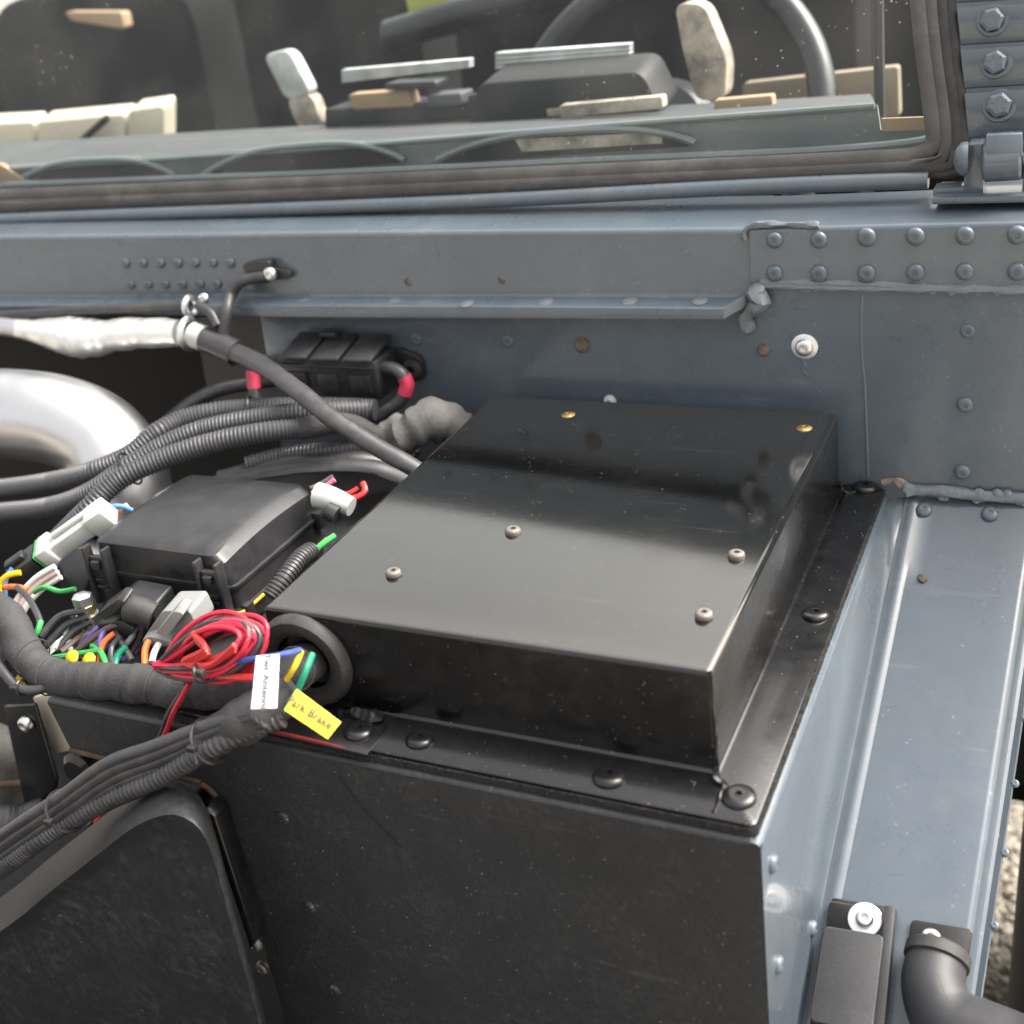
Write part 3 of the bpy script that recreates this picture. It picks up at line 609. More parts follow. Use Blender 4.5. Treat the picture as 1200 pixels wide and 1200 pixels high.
slant('tan_block', [(408, 111), (478, 106), (484, 126), (416, 131)], .66, 'tan_trim', 'small tan block on the dashboard shelf below the left white strip', 'block', .002, .02)
slant('tan_ledge', [(870, 98), (1052, 78), (1054, 137), (870, 137)], .86, 'door_card', 'tan door panel behind the right side of the windscreen', 'door panel', .004, .02)
slant('lime_jacket', [(470, -30), (535, -30), (533, 10), (480, 22)], 1.0, 'lime_cloth', 'lime yellow cloth hanging at the top edge of the view through the glass', 'cloth', .01, .02)
slant('amber_lamp', [(75, 14), (142, 14), (146, 34), (84, 24)], .95, 'tan_trim', 'small amber object high behind the left part of the windscreen', 'lamp', .006, .02)
ip = thing('instrument_binnacle', 'dark instrument binnacle below the steering wheel rim behind the glass', 'instrument panel', onY(690, 140, .64))
part('binnacle_body', slab(rounded([onY(560, 98, .64), onY(752, 84, .64), onY(778, 138, .64), onY(548, 150, .64)], .012, 4), (0, .06, .01), .004), 'binnacle', ip)
part('switch_row', slab([onY(640, 128, .636), onY(740, 121, .636), onY(741, 130, .636), onY(641, 137, .636)], (0, .003, 0), .001), 'fawn_plastic', ip)
sh_ = thing('parcel_shelf', 'dark shelf strip with small grey and brown oddments behind the windscreen', 'shelf', onY(480, 150, .66))
part('shelf_board', slab([onY(380, 128, .66), onY(555, 118, .66), onY(556, 140, .66), onY(381, 150, .66)], (0, .05, 0), .002), 'binnacle', sh_)
for k, (x, y, ww, hh, m_) in enumerate(((500, 112, 40, 14, 'grey_trim'), (548, 112, 22, 20, 'black_plastic'), (450, 98, 60, 8, 'black_plastic'))):
    part('oddment', slab(rounded([onY(x, y, .65), onY(x + ww, y - 3, .65), onY(x + ww + 2, y + hh - 3, .65), onY(x + 1, y + hh, .65)], .003, 3), (0, .03, 0), .002), m_, sh_)
slant('tan_packet', [(655, 124), (775, 113), (777, 127), (657, 138)], .60, 'fawn_plastic', 'flat fawn packet lying along the dashboard top right of centre', 'packet', .002, .015)
slant('brown_book', [(836, 118), (904, 112), (906, 126), (838, 132)], .62, 'tan_trim', 'thin tan book on the right part of the dashboard top', 'book', .002, .015)
solo('cross_tube', tube([onY(455, 42, .95), onY(560, 12, .95), onY(700, -20, .95)], .02, 10), 'wheel_rim', 'dark tube slanting up across the cab behind the glass', 'tube')

# ================================================================== BLACK COVER
W, D, H = 0.30, 0.3601, 0.0704
cv = thing('black_cover', 'large glossy black sheet metal cover box screwed on the footwell in the middle', 'cover box', (-W / 2, D / 2, HZ))
def rect_loop(bm, o, z, wid=None, rc=0.0016, n=3):
    f, r, b, l = (o, o, o, o) if wid is None else wid
    x0, x1, y0, y1 = -W - l, r, -f, D + b; out = []
    for cx_, cy_, a0 in ((x1 - rc, y0 + rc, -90), (x1 - rc, y1 - rc, 0), (x0 + rc, y1 - rc, 90), (x0 + rc, y0 + rc, 180)):
        for k in range(n + 1):
            a = rad(a0 + 90 * k / n); out.append(bm.verts.new((cx_ + rc * math.cos(a), cy_ + rc * math.sin(a), z)))
    return out
bm = bmesh.new(); loops = []
re = 0.0036
for k in range(6):
    a = k / 5 * math.pi / 2; loops.append(rect_loop(bm, -re + re * math.sin(a), -re + re * math.cos(a)))
rf = 0.0028; zf = HZ + 0.0
for k in range(6):
    a = k / 5 * math.pi / 2; loops.append(rect_loop(bm, rf - rf * math.cos(a), zf + rf - rf * math.sin(a)))
fl = (GA, GB, GC - .0005, 0.004); fl_i = tuple(v - .001 for v in fl)
loops.append(rect_loop(bm, 0, zf, fl_i, .004)); loops.append(rect_loop(bm, 0, zf - .0008, fl, .004)); loops.append(rect_loop(bm, 0, zf - .0028, fl, .004))
for a, b in zip(loops, loops[1:]):
    n = len(a)
    for i in range(n): bm.faces.new((a[i], a[(i + 1) % n], b[(i + 1) % n], b[i]))
for v_ in bm.verts:                                  # lid tilted slightly to shift the sky reflection across it
    if v_.co.z > -.012: v_.co.z += (v_.co.y - .18) * .009 * (1 + v_.co.z / .012)
bm.faces.new(loops[0]); bmesh.ops.recalc_face_normals(bm, faces=bm.faces)
shell = part('cover_shell', bm, 'black_gloss', cv, True, 50)
shell.data.materials.append(MATS['black_gloss_dusty'])              # the sides and the flange hold more dust than the lid
for p_ in shell.data.polygons:
    if p_.center.z + origin(shell).z < -0.0025: p_.material_index = 1
part('corner_weld', tube([V((-.001, .0008, -.0012)), V((0.0001, -.0001, -.006)), V((0.0002, -.0002, -.03)), V((.0003, -.0003, -.0655)), onZ(839, 913, HZ + .002), onZ(848, 920, HZ + .0004), onZ(844, 934, HZ + .0002), onZ(836, 953, HZ - .0002)], 0.0015, 8, wob=.35, step=.0015, radii=[.6, .6, .6, .8, 1.5, 1.3, .8]), 'black_satin', shell)
part('corner_weld', tube([V((0, D + .0005, -.060)), V((.006, D + .005, HZ)), V((.02, D + .016, HZ - .0004))], .0018, 8, wob=.4, step=.002), 'black_gloss', shell)
part('corner_weld', tube([onZ(x, y, HZ + .003) for x, y in ((396, 836), (410, 836), (425, 838), (440, 841), (450, 842))], .0036, 8, wob=.5, step=.0015), 'black_satin', shell)
# left flange piece, lapped against the main flange
lp = [onZ(455, 846, HZ + .0012), onZ(430, 884, HZ + .0012), V((-.36, -GA, HZ + .0012)), V((-.36, -.004, HZ + .0012))]
part('flange_piece', slab(lp, (0, 0, -.0035), .0006), 'black_satin', cv)
for px, y in ((421, 858), (492, 868), (714, 912), (866, 936), (956, 721), (1014, 572)): inst('bolt', PANBOLT, shell, onZ(px, y, HZ + (.001 if px < 440 else 0)), (0, 0, 1))
for px, y in ((601, 623), (461, 672), (863, 651), (825, 721)): inst('screw', SCREW, shell, onZ(px, y, 0.0003), (0, 0, 1), s=.95)
for px, y in ((666, 487), (943, 503)):
    o = inst('screw', SCREW_Y, shell, onZ(px, y, 0.0003), (0, 0, 1)); o['label'] = 'yellow zinc countersunk screw near the rear edge'
# foam gasket
bm = bmesh.new(); g0 = [V((-.36, -GA - .0012, HZ - .0029)), V((GB + .0012, -GA - .0012, HZ - .0029)), V((GB + .0012, YF - .001, HZ - .0029)), V((-.36, YF - .001, HZ - .0029))]
ed = []
P = smooth_path([g0[0], g0[0] * .5 + g0[1] * .5, g0[1] + V((-.004, 0, 0))], .0012) + smooth_path([g0[1] + V((0, .004, 0)), g0[1] * .5 + g0[2] * .5, g0[2]], .0012)
lo = []; up = []
for p in P:
    jit = lambda k: V((random.uniform(-k, k), random.uniform(-k, k), random.uniform(-k, k)))
    up.append(p + jit(.0002)); lo.append((p + jit(.0008), p + jit(.0008) + V((0, 0, -.0022)), p + jit(.0003) + V((0, 0, -.0052))))
vs = [[bm.verts.new(u)] + [bm.verts.new(x) for x in l] for u, l in zip(up, lo)]
for a, b in zip(vs, vs[1:]):
    for i in range(3): bm.faces.new((a[i], b[i], b[i + 1], a[i + 1]))
bm.faces.new([v[0] for v in vs] + [bm.verts.new(g0[3])])
part('foam_gasket', bm, 'foam', cv, True, 60)
part('dark_red_edge', tube([onY(x, y, -GA - .0035) for x, y in ((318, 857), (345, 863), (390, 874), (428, 884))], .0016, 8, flat=(.7, (0, 1, 0))), 'dark_red', cv)  # thin dark red strip below the left flange
# grommet in the front face
gc = onY(360, 772, 0.0)
gm = part('rubber_grommet', lathe([(.020, .004), (.0225, .0065), (.027, .0085), (.0315, .0078), (.034, .004), (.0345, 0)], 40, None, gc, NB), 'rubber', cv)

# ================================================================== FUSE BOX
fz = -0.010
fbx = thing('fuse_box', 'black plastic fuse box with clipped domed lid left of the black cover', 'fuse box', (-.455, .12, -.062))
a, b, c, d = onZ(113, 629, fz), onZ(249, 651, fz), onZ(368, 568, fz), onZ(226, 549, fz)
X0, X1 = (a.x + d.x) / 2 - .001, (b.x + c.x) / 2; Y0, Y1 = (a.y + b.y) / 2, (c.y + d.y) / 2
# lid with a domed side edge
def rring(bm, x0, x1, y0, y1, z, r, n=5):
    out = []
    for cx_, cy_, a0 in ((x1 - r, y0 + r, -90), (x1 - r, y1 - r, 0), (x0 + r, y1 - r, 90), (x0 + r, y0 + r, 180)):
        for k in range(n + 1):
            an = rad(a0 + 90 * k / n); out.append(bm.verts.new((cx_ + r * math.cos(an), cy_ + r * math.sin(an), z)))
    return out
def ring_stack(rings_):
    bm = bmesh.new(); L_ = [rring(bm, *r) for r in rings_]
    for p, q_ in zip(L_, L_[1:]):
        n = len(p)
        for i in range(n): bm.faces.new((p[i], p[(i + 1) % n], q_[(i + 1) % n], q_[i]))
    bm.faces.new(L_[0]); bm.faces.new(L_[-1][::-1]); return bm
e = .004
def domed(bm):
    for k in range(1, 12): bmesh.ops.bisect_plane(bm, geom=bm.verts[:] + bm.edges[:] + bm.faces[:], plane_co=(0, Y0 + (Y1 - Y0) * k / 12, 0), plane_no=(0, 1, 0))
    for v in bm.verts:
        t = (v.co.y - Y0) / (Y1 - Y0); wz = max(0, min(1, (v.co.z - (fz - .020)) / .018)); g = (1 - (2 * t - 1) ** 2)
        v.co.z += .0032 * g * wz - .002 * wz
        if v.co.x > X1 - .02: v.co.x -= .004 * g * max(0, min(1, (v.co.z - (fz - .012)) / .010))
    return bm
lid = part('lid', domed(ring_stack([(X0 + .010, X1 - .020, Y0 + .010, Y1 - .012, fz + .0015, .006), (X0 + .003, X1 - .011, Y0 + .0025, Y1 - .003, fz, .006), (X0 + .001, X1 - .007, Y0 + .0005, Y1 - .001, fz - .0012, .006), (X0, X1 - .001, Y0, Y1, fz - .008, .006), (X0, X1 + .003, Y0, Y1, fz - .027, .006), (X0 - .0015, X1 + .0055, Y0 - .0015, Y1 + .0015, fz - .0275, .007), (X0 - .0015, X1 + .0055, Y0 - .0015, Y1 + .0015, fz - .030, .007), (X0 + .001, X1 + .003, Y0 + .001, Y1 - .001, fz - .0304, .006)])), 'black_plastic', fbx, True, 26)
base = part('base', ring_stack([(X0 + .001, X1 + .003, Y0 + .001, Y1 - .001, fz - .0306, .006), (X0 + .002, X1 + .004, Y0 + .001, Y1 - .001, fz - .047, .006), (X0, X1 + .006, Y0 - .001, Y1 + .001, fz - .0475, .007), (X0, X1 + .006, Y0 - .001, Y1 + .001, fz - .050, .007), (X0 + .003, X1 + .004, Y0 + .002, Y1 - .002, fz - .0504, .006), (X0 + .004, X1 + .003, Y0 + .002, Y1 - .002, fz - .064, .006)]), 'black_plastic', fbx, True, 30)
part('yellow_seal', tube([V((X1 - .012, Y0 - .0010, fz - .0490)), V((X1 + .0025, Y0 - .0012, fz - .0490)), V((X1 + .0066, Y0 + .006, fz - .0490)), V((X1 + .0068, Y0 + .035, fz - .0490))], .0014, 6, step=.002), 'wire_yellow', base)
part('yellow_seal', tube([V((X1 + .0068, Y1 - .03, fz - .0490)), V((X1 + .0068, Y1 - .005, fz - .0490))], .0014, 6), 'wire_yellow', base)
def latch(cx_, y, zt_, name='latch'):
    bm = bmesh.new()
    for s in (-1, 1): box((cx_ + s * .0095, y - .004, zt_ - .025), (.0035, .009, .050), .001, None, bm)
    box((cx_, y - .0035, zt_ - .020), (.015, .005, .024), .0012, None, bm); box((cx_, y - .007, zt_ - .014), (.008, .005, .007), .001, None, bm); box((cx_, y - .002, zt_ - .046), (.020, .004, .018), .001, None, bm); box((cx_, y - .0062, zt_ - .028), (.011, .002, .003), .0005, None, bm); box((cx_, y - .0062, zt_ - .034), (.011, .002, .003), .0005, None, bm)
    return part(name, bm, 'black_plastic', fbx)
latch(X0 + .006, Y0 - .0015, fz - .004); latch(X1 - .010, Y0 - .0015, fz - .004)
part('side_clip', box((X1 + .006, Y0 + .008, fz - .052), (.006, .010, .014), .0015), 'black_plastic', fbx)
part('drain_nub', box((X1 + .005, Y1 - .006, fz - .030), (.010, .012, .016), .003), 'black_plastic', fbx)

# ================================================================== UPPER FUSE HOLDER ON THE FIREWALL
uf = thing('fuse_holder', 'dusty black twin fuse holder with ribbed cap bolted to the firewall', 'fuse holder', onY(390, 462, YF))
ux0, ux1 = onY(328, 428, YF - .045).x, onY(441, 438, YF - .045).x; uz1 = onY(440, 424, YF - .045).z; uz0 = onY(440, 468, YF - .045).z
part('body', box(((ux0 + ux1) / 2, YF - .024, (uz0 + uz1) / 2 - .001), (ux1 - ux0, .042, uz1 - uz0), .002), 'black_plastic', uf)
w3 = (ux1 - ux0) / 3
for k in range(3):
    cxk = ux0 + w3 * (k + .5); part('cap_section', slab([V((cxk - w3 * .44, YF - .048, uz1 - .002)), V((cxk + w3 * .44, YF - .048, uz1 - .002)), V((cxk + w3 * .44, YF - .006, uz1 + .008)), V((cxk - w3 * .44, YF - .006, uz1 + .008))], (0, 0, .0045), .0012), 'black_plastic', uf)
for k in range(3):
    cxk = ux0 + w3 * (k + .5); part('front_rib', box((cxk, YF - .0462, (uz0 + uz1) / 2 - .004), (w3 * .62, .003, (uz1 - uz0) * .5), .001), 'black_plastic', uf)
part('front_rib', box(((ux0 + ux1) / 2, YF - .0465, uz1 - .006), (ux1 - ux0 - .004, .003, .003), .0008), 'black_plastic', uf)
part('top_clip', box((ux0 + w3 * 1.15, YF - .012, uz1 + .013), (.018, .012, .005), .001), 'black_plastic', uf)
part('mounting_ear', slab(rounded([V((ux1 - .002, YF - .006, uz0 + .002)), V((ux1 + .026, YF - .006, uz0 + .004)), V((ux1 + .026, YF - .006, uz0 + .028)), V((ux1 - .002, YF - .006, uz1))], .009, 5), (0, .0055, 0), .0015), 'black_plastic', uf)
part('ear_bolt', lathe([(.003, .002), (.0045, .004), (.008, .003), (.0095, 0), (.0095, -.002)], 20, None, V((ux1 + .014, YF - .006, uz0 + .015)), NB), 'rubber', uf)

# ================================================================== PIPES AND HOSES ON THE LEFT
def path(pts): return [onY(x, y, Y) for x, y, Y in pts]
solo('intake_pipe', tube(path([(-160, 488, .22), (-60, 484, .24), (25, 486, .255), (86, 498, .265), (128, 526, .265), (146, 574, .25), (150, 640, .235)]), .0440, 40, step=.004), 'polished_alu', 'polished aluminium pipe curving down at the left edge above the ribbed conduits', 'pipe')
fo = thing('foil_hose', 'hose wrapped in crumpled silver foil under the rail at the left', 'hose', onY(120, 410, .34))
part('foil_sleeve', tube(path([(18, 384, .345), (45, 388, .345), (85, 394, .342), (110, 396, .34), (150, 391, .34), (190, 390, .338), (212, 390, .336)]), .0145, 28, step=.002, wob=.035, radii=[.65, .8, .95, 1.2, 1.38, 1.42, 1.3, 1.08, 1.12, 1.04, 1.0, .98, .85]), 'foil', fo)
part('clamp_ring', tube([onY(222, 391, .333) + (V((0, math.cos(a), math.sin(a)))) * .0135 for a in [k * math.pi / 10 for k in range(20)]], .0036, 8, closed=True, raw=True), 'zinc', fo)
part('hose_end', tube(path([(-80, 376, .345), (0, 382, .345), (25, 385, .345)]), .0105, 14), 'polished_alu', fo)
part('white_collar', tube(path([(226, 392, .333), (240, 397, .332)]), .0125, 16), 'white_plastic', fo)
bk = thing('power_cable', 'thick black sleeved cable running from the foil hose down to the black cover', 'cable', onY(360, 460, .33))
part('thick_sleeve', tube(path([(236, 396, .332), (258, 405, .332), (277, 414, .330)]), .0125, 16, radii=[.95, 1.0, 1.0]), 'cable_black', bk)
part('cable_run', tube(path([(272, 411, .330), (305, 427, .305), (345, 455, .260), (385, 487, .232), (430, 517, .224), (472, 541, .222), (510, 563, .222)]), .0096, 14, radii=[.95, .98, .85, .88, .82, .8, .8], wob=.03, flat=(.8, (0, -.4, 1))), 'cable_black', bk)
solo('rail_hose', tube(path([(-80, 372, .35), (0, 369, .35), (90, 364, .35), (160, 361, .35), (222, 358, .35)]), .0048, 12), 'cable_black', 'thin black hose running under the rail towards a round clip', 'hose')
pc = thing('pipe_clip', 'round steel ring clip on the thin hose under the rail', 'clip', onY(226, 358, .35))
part('ring', tube([onY(223, 359, .349) + V((math.sin(.3), 0, 0)) * 0 + V((0, math.cos(a), math.sin(a))) * .0085 for a in [k * math.pi / 9 for k in range(18)]], .0030, 8, closed=True, raw=True), 'zinc', pc)
part('screw_head', lathe(dome(.0055, .003, .002, .001), 16, None, onY(239, 350, .352), NB), 'zinc', pc)
solo('breather_tube', tube(path([(232, 358, .345), (246, 366, .340), (256, 382, .335)]), .0046, 10), 'cable_black', 'short black tube between the round clip and the thick sleeve', 'tube')
cp = thing('cable_clamp', 'black cable clamp bolted on the front of the riveted rail', 'clamp', onY(318, 320, YF))
part('clamp_block', slab(rounded(path([(290, 306, YF - .002), (322, 302, YF - .002), (326, 328, YF - .002), (300, 330, YF - .002)]), .004, 3), (0, -.010, 0), .0015), 'black_plastic', cp)
part('clamp_tail', slab(rounded(path([(322, 312, YF - .001), (344, 316, YF - .001), (344, 325, YF - .001), (324, 326, YF - .001)]), .003, 3), (0, -.006, 0), .001), 'rubber', cp)
part('clamp_bolt', lathe(dome(.0066, .0045, .002, .0015, .001), 16, None, onY(317, 321, YF - .012), NB), 'zinc', cp)
part('clamped_cable', tube(path([(312, 324, YF - .013), (296, 326, YF - .014), (281, 331, YF - .018), (271, 345, YF - .022), (266, 362, .345), (262, 384, .338), (262, 396, .336)]), .0056, 12), 'cable_black', cp)

# ribbed conduits
cg = 'ribbed black conduits sweeping across the left side'
def conduit(pts, r, label, name='ribbed_conduit'): return solo(name, tube(path(pts), r, 14, corr=(.0034, .0009)), 'conduit', label, 'conduit', cg)
conduit([(-60, 576, .19), (0, 573, .19), (60, 565, .19), (110, 552, .195), (150, 534, .21), (185, 507, .23), (215, 492, .25), (260, 482, .27), (320, 478, .29), (390, 478, .31), (440, 480, .32)], .0098, 'uppermost ribbed conduit, passing along the lower edge of the polished pipe')
conduit([(-60, 606, .17), (0, 601, .17), (60, 594, .17), (105, 578, .175), (150, 548, .19), (190, 524, .21), (235, 505, .23), (300, 491, .25), (365, 483, .27), (430, 480, .30)], .0098, 'middle ribbed conduit, ending beneath the power cable')
c3 = conduit([(60, 640, .12), (100, 600, .13), (140, 562, .155), (190, 538, .18), (240, 521, .20), (300, 508, .22), (352, 502, .24)], .0092, 'lowest ribbed conduit, rising from behind the white connector')
conduit([(190, 500, .33), (222, 474, .34), (255, 457, .345), (300, 448, .35), (345, 442, .352)], .0072, 'thin dark conduit leading behind the twin fuse holder')
conduit([(290, 545, .235), (330, 534, .25), (380, 528, .26), (430, 522, .28)], .0080, 'short dark conduit lying under the others near the flat cables')
solo('taped_end', tube(path([(350, 503, .24), (372, 499, .25), (392, 495, .26), (415, 500, .275), (440, 512, .285)]), .0098, 14, wob=.05), 'cloth_tape', 'smooth taped end of the lowest ribbed conduit', 'tape')
zg = 'zip ties round the cables'
def ziptie(c, t, r, name='zip_tie', label='black zip tie', mname='black_plastic', tail=None, r2=.0012, fl=1.0):
    c = V(c); t = V(t).normalized(); u = t.orthogonal().normalized(); v = t.cross(u)
    bm = tube([c + (u * math.cos(k * math.pi / 10) + v * math.sin(k * math.pi / 10)) * r for k in range(20)], r2, 6, closed=True, raw=True)
    hd = c + (CAM - c - t * t.dot(CAM - c)).normalized() * (r + .001); box(hd, (.006, .005, .004), .0008, None, bm)
    if tail: tube([hd, hd + V(tail)], .0010, 5, bm=bm)
    return solo(name, bm, mname, label, 'zip tie', zg)
ziptie(onY(152, 549, .190), onY(180, 530, .20) - onY(130, 562, .18), .0155, label='zip tie holding the ribbed conduits in front of the polished pipe')
ziptie(onY(293, 479, .280), onY(320, 478, .29) - onY(260, 482, .27), .0112, label='zip tie with a hanging tail on the ribbed conduits below the red sleeve', tail=(-.004, -.008, -.022))

# grey taped elbow
solo('taped_elbow', tube(path([(425, 528, .30), (455, 516, .305), (480, 505, .31), (505, 493, .32), (530, 496, .335), (560, 520, .345)]), .0165, 20, wob=.16, step=.003, radii=[.8, 1.0, 1.05, 1.15, 1.0, .8]), 'grey_tape', 'lumpy grey tape wrapped cable elbow behind the rear left corner of the cover', 'cable')
# flat dark cables into the cover
fc = thing('flat_cables', 'flat dark cables arching over to the left edge of the cover', 'cable', onY(400, 540, .26))
for k, pts in enumerate(([(255, 560, .22), (300, 548, .235), (350, 536, .25), (410, 534, .265), (450, 545, .275), (500, 565, .28)], [(250, 566, .215), (310, 553, .23), (360, 546, .245), (420, 545, .26), (460, 555, .268), (500, 575, .27)], [(380, 540, .27), (420, 533, .275), (455, 540, .28), (490, 552, .285)])):
    part('cable_strand', tube(path(pts), .0085, 14, flat=(.45, (0, -.4, 1)), wob=.03), 'cable_black', fc)
bm = bmesh.new()
for k in range(5): box(onY(474 + k * 4, 548 - k * 4.5, .285), (.004, .006, .005), .0008, None, bm)
part('clip_teeth', bm, 'black_satin', fc)
# heat-shrunk leads of the fuse holder
hl = thing('red_sleeved_lead', 'grey lead with a pink red sleeve looping from the right of the twin fuse holder', 'wire', onY(465, 460, .36))
part('lead', tube(path([(446, 432, YF - .03), (460, 432, YF - .034), (472, 440, YF - .036), (476, 455, YF - .036), (468, 470, YF - .04), (452, 482, YF - .045), (436, 492, YF - .05)]), .0062, 12, step=.003), 'cable_black', hl)
part('sleeve', tube(path([(473, 441, YF - .036), (477, 450, YF - .036), (474, 462, YF - .038)]), .0068, 12, step=.003), 'wire_shrink', hl)
hl = thing('red_sleeved_lead', 'dark lead with a dull red sleeve hanging left of the twin fuse holder', 'wire', onY(297, 450, .33))
part('lead', tube(path([(318, 436, .35), (304, 428, .345), (297, 434, .335), (298, 460, .325), (303, 480, .32)]), .0052, 10, step=.003), 'cable_black', hl)
part('sleeve', tube(path([(296, 434, .333), (297, 446, .330), (298, 456, .327)]), .0064, 12, step=.003), 'wire_shrink', hl)

# ================================================================== WIRING AROUND THE FUSE BOX
wg = 'coloured wires around the fuse box'
def wire(name, pts, m, label, r=.0026): return solo(name, tube(path(pts), r * .74, 8, step=.003), m, label, 'wire', wg)
# rear right corner of the fuse box
cn = thing('white_plug', 'small white plug with red leads between the fuse box and the cover', 'connector', onY(405, 592, .17))
part('shell', tube(path([(372, 580, .175), (390, 585, .175), (412, 594, .175)]), .0095, 14, radii=[1.1, 1, .8]), 'white_plastic', cn)
part('collar', tube(path([(384, 598, .165), (396, 604, .165)]), .008, 12), 'black_plastic', cn)
wire('red_wire', [(404, 585, .18), (420, 582, .185), (428, 575, .19), (425, 566, .195)], 'wire_scarlet', 'outer red wire bending out of the small white plug', .0034)
wire('red_wire', [(398, 580, .185), (410, 578, .19), (420, 572, .195)], 'wire_scarlet', 'inner red wire above the small white plug', .003)
wire('pink_wire', [(366, 578, .185), (380, 571, .19), (392, 562, .195)], 'wire_pink', 'short pink wire behind the fuse box lid', .003)
wire('grey_wire', [(364, 572, .19), (378, 566, .195), (390, 558, .20)], 'grey_tape', 'short grey wire above the pink wire', .0026)
wire('green_wire', [(350, 660, .10), (366, 648, .11), (380, 636, .12), (392, 628, .13)], 'wire_green', 'green wire in the gap between the fuse box and the cover', .0034)
br = solo('braided_sleeve', tube(path([(318, 700, .06), (335, 676, .075), (352, 655, .095), (366, 645, .11)]), .0075, 12, corr=(.003, .0009)), 'cable_black', 'black braided sleeve in the gap beside the cover', 'sleeve')
# long white connector and the black mating half
lc = thing('white_connector', 'long white plastic connector in front of the ribbed conduits at the left', 'connector', onY(85, 620, .10))
ca_, cb_ = onY(52, 652, .085), onY(132, 596, .115); ax = (cb_ - ca_).normalized(); upv = (V((0, -.3, 1)) - ax * ax.dot(V((0, -.3, 1)))).normalized(); sv = ax.cross(upv)
def cbox(t, sz, off=(0, 0), bev=.0015): return box(ca_ + (cb_ - ca_) * t + sv * off[0] + upv * off[1], sz, bev, (ax, sv, upv))
ln = (cb_ - ca_).length
part('barrel', cbox(.50, (ln * .8, .016, .015)), 'white_plastic', lc); part('latch_head', cbox(.82, (ln * .26, .021, .020)), 'white_plastic', lc)
part('flared_mouth', cbox(.10, (ln * .16, .024, .023)), 'white_plastic', lc); part('key_rib', cbox(.48, (ln * .5, .006, .004), (-.003, .0095)), 'white_plastic', lc); part('green_seal', cbox(.0, (.0022, .0235, .0225)), 'wire_green', lc)
bc = thing('black_connector', 'black plug mated to the lower end of the long white connector', 'connector', onY(30, 668, .07))
part('shell', cbox(-.24, (ln * .40, .022, .021)), 'black_plastic', bc); part('latch', cbox(-.26, (ln * .26, .009, .005), (0, .013)), 'black_plastic', bc); part('side_rail', cbox(-.22, (ln * .34, .004, .012), (-.013, .002)), 'black_plastic', bc)
bc2 = solo('connector_block', slab(rounded(path([(66, 660, .070), (92, 640, .085), (112, 660, .085), (96, 700, .07), (72, 692, .065)]), .004, 3), (0, .025, 0), .002), 'black_plastic', 'small black connector block against the left end of the fuse box', 'connector')
wire('blue_wire', [(112, 600, .12), (128, 594, .125), (142, 593, .13), (155, 598, .135)], 'wire_sky', 'light blue wire at the upper end of the long white connector')
wire('orange_wire', [(118, 606, .12), (130, 602, .125), (142, 600, .13)], 'wire_orange', 'orange wire at the upper end of the long white connector')
wire('white_wire', [(140, 598, .13), (150, 592, .135)], 'wire_blushed', 'stub of pale wire at the corner of the fuse box lid', .0036)
wire('yellow_wire', [(24, 671, .06), (10, 674, .055), (0, 684, .05), (2, 700, .045), (14, 716, .04), (24, 730, .035)], 'wire_yellow', 'yellow wire curving out of the black plug at the left edge', .0034)
wire('orange_wire', [(-6, 692, .05), (8, 688, .05), (22, 688, .05), (32, 692, .05)], 'wire_orange', 'orange wire crossing the yellow wire at the left edge', .0032)
wire('blue_wire', [(14, 666, .065), (8, 676, .06), (6, 690, .055), (8, 720, .04)], 'wire_sky', 'blue wire below the black plug at the left edge')
for k, (dx_, lab) in enumerate(((0, 'upper white wire of the ribbon of pale wires at the left'), (6, 'middle white wire of the ribbon of pale wires at the left'), (12, 'lower white wire of the ribbon of pale wires at the left'))):
    wire('white_wire', [(64 + dx_ * .6, 664 + dx_, .065), (44 + dx_ * .7, 676 + dx_, .058), (26 + dx_, 694 + dx_ * .6, .05), (16 + dx_, 712 + dx_ * .3, .042), (10 + dx_, 732, .035)], 'wire_white' if k != 1 else 'wire_blushed', lab, .0034)
wire('green_wire', [(88, 690, .055), (70, 693, .052), (52, 688, .050), (40, 694, .048)], 'wire_green', 'short green wire under the pale wires', .0028)
wire('grey_wire', [(20, 688, .045), (34, 702, .035), (44, 720, .022), (48, 732, .015)], 'cable_black', 'dark grey wire dropping onto the taped harness', .0034)
wire('green_wire', [(48, 728, .015), (44, 740, .008), (36, 756, .004), (34, 768, .002), (46, 773, .0), (70, 770, .0), (95, 766, .004), (120, 762, .008)], 'wire_green', 'bright green wire looping over the taped harness', .0032)
wire('green_wire', [(108, 757, .012), (116, 762, .008), (122, 772, .002), (126, 784, -.004)], 'wire_green', 'short green wire end bending down into the taped harness', .0032)
wire('orange_wire', [(134, 742, .02), (124, 750, .014), (118, 762, .008), (116, 782, 0)], 'wire_orange', 'orange wire under the black plug cluster', .003)
wire('violet_wire', [(122, 740, .02), (118, 748, .014), (117, 758, .010)], 'wire_violet', 'short violet wire under the black plug cluster', .0028)
wire('teal_wire', [(148, 758, .012), (138, 768, .006), (135, 780, 0)], 'wire_teal', 'teal wire end under the black plug cluster', .0032)
wire('grey_wire', [(142, 746, .018), (132, 756, .012), (130, 770, .004), (134, 782, -.002)], 'cable_black', 'dark wire beside the teal wire end', .0030)
wire('orange_wire', [(174, 752, .016), (170, 762, .008), (170, 780, -.004)], 'wire_orange', 'orange wire below the grey plug', .0034)
wire('white_wire', [(186, 755, .014), (181, 764, .006), (178, 776, -.002)], 'wire_white', 'white wire below the grey plug', .0032)
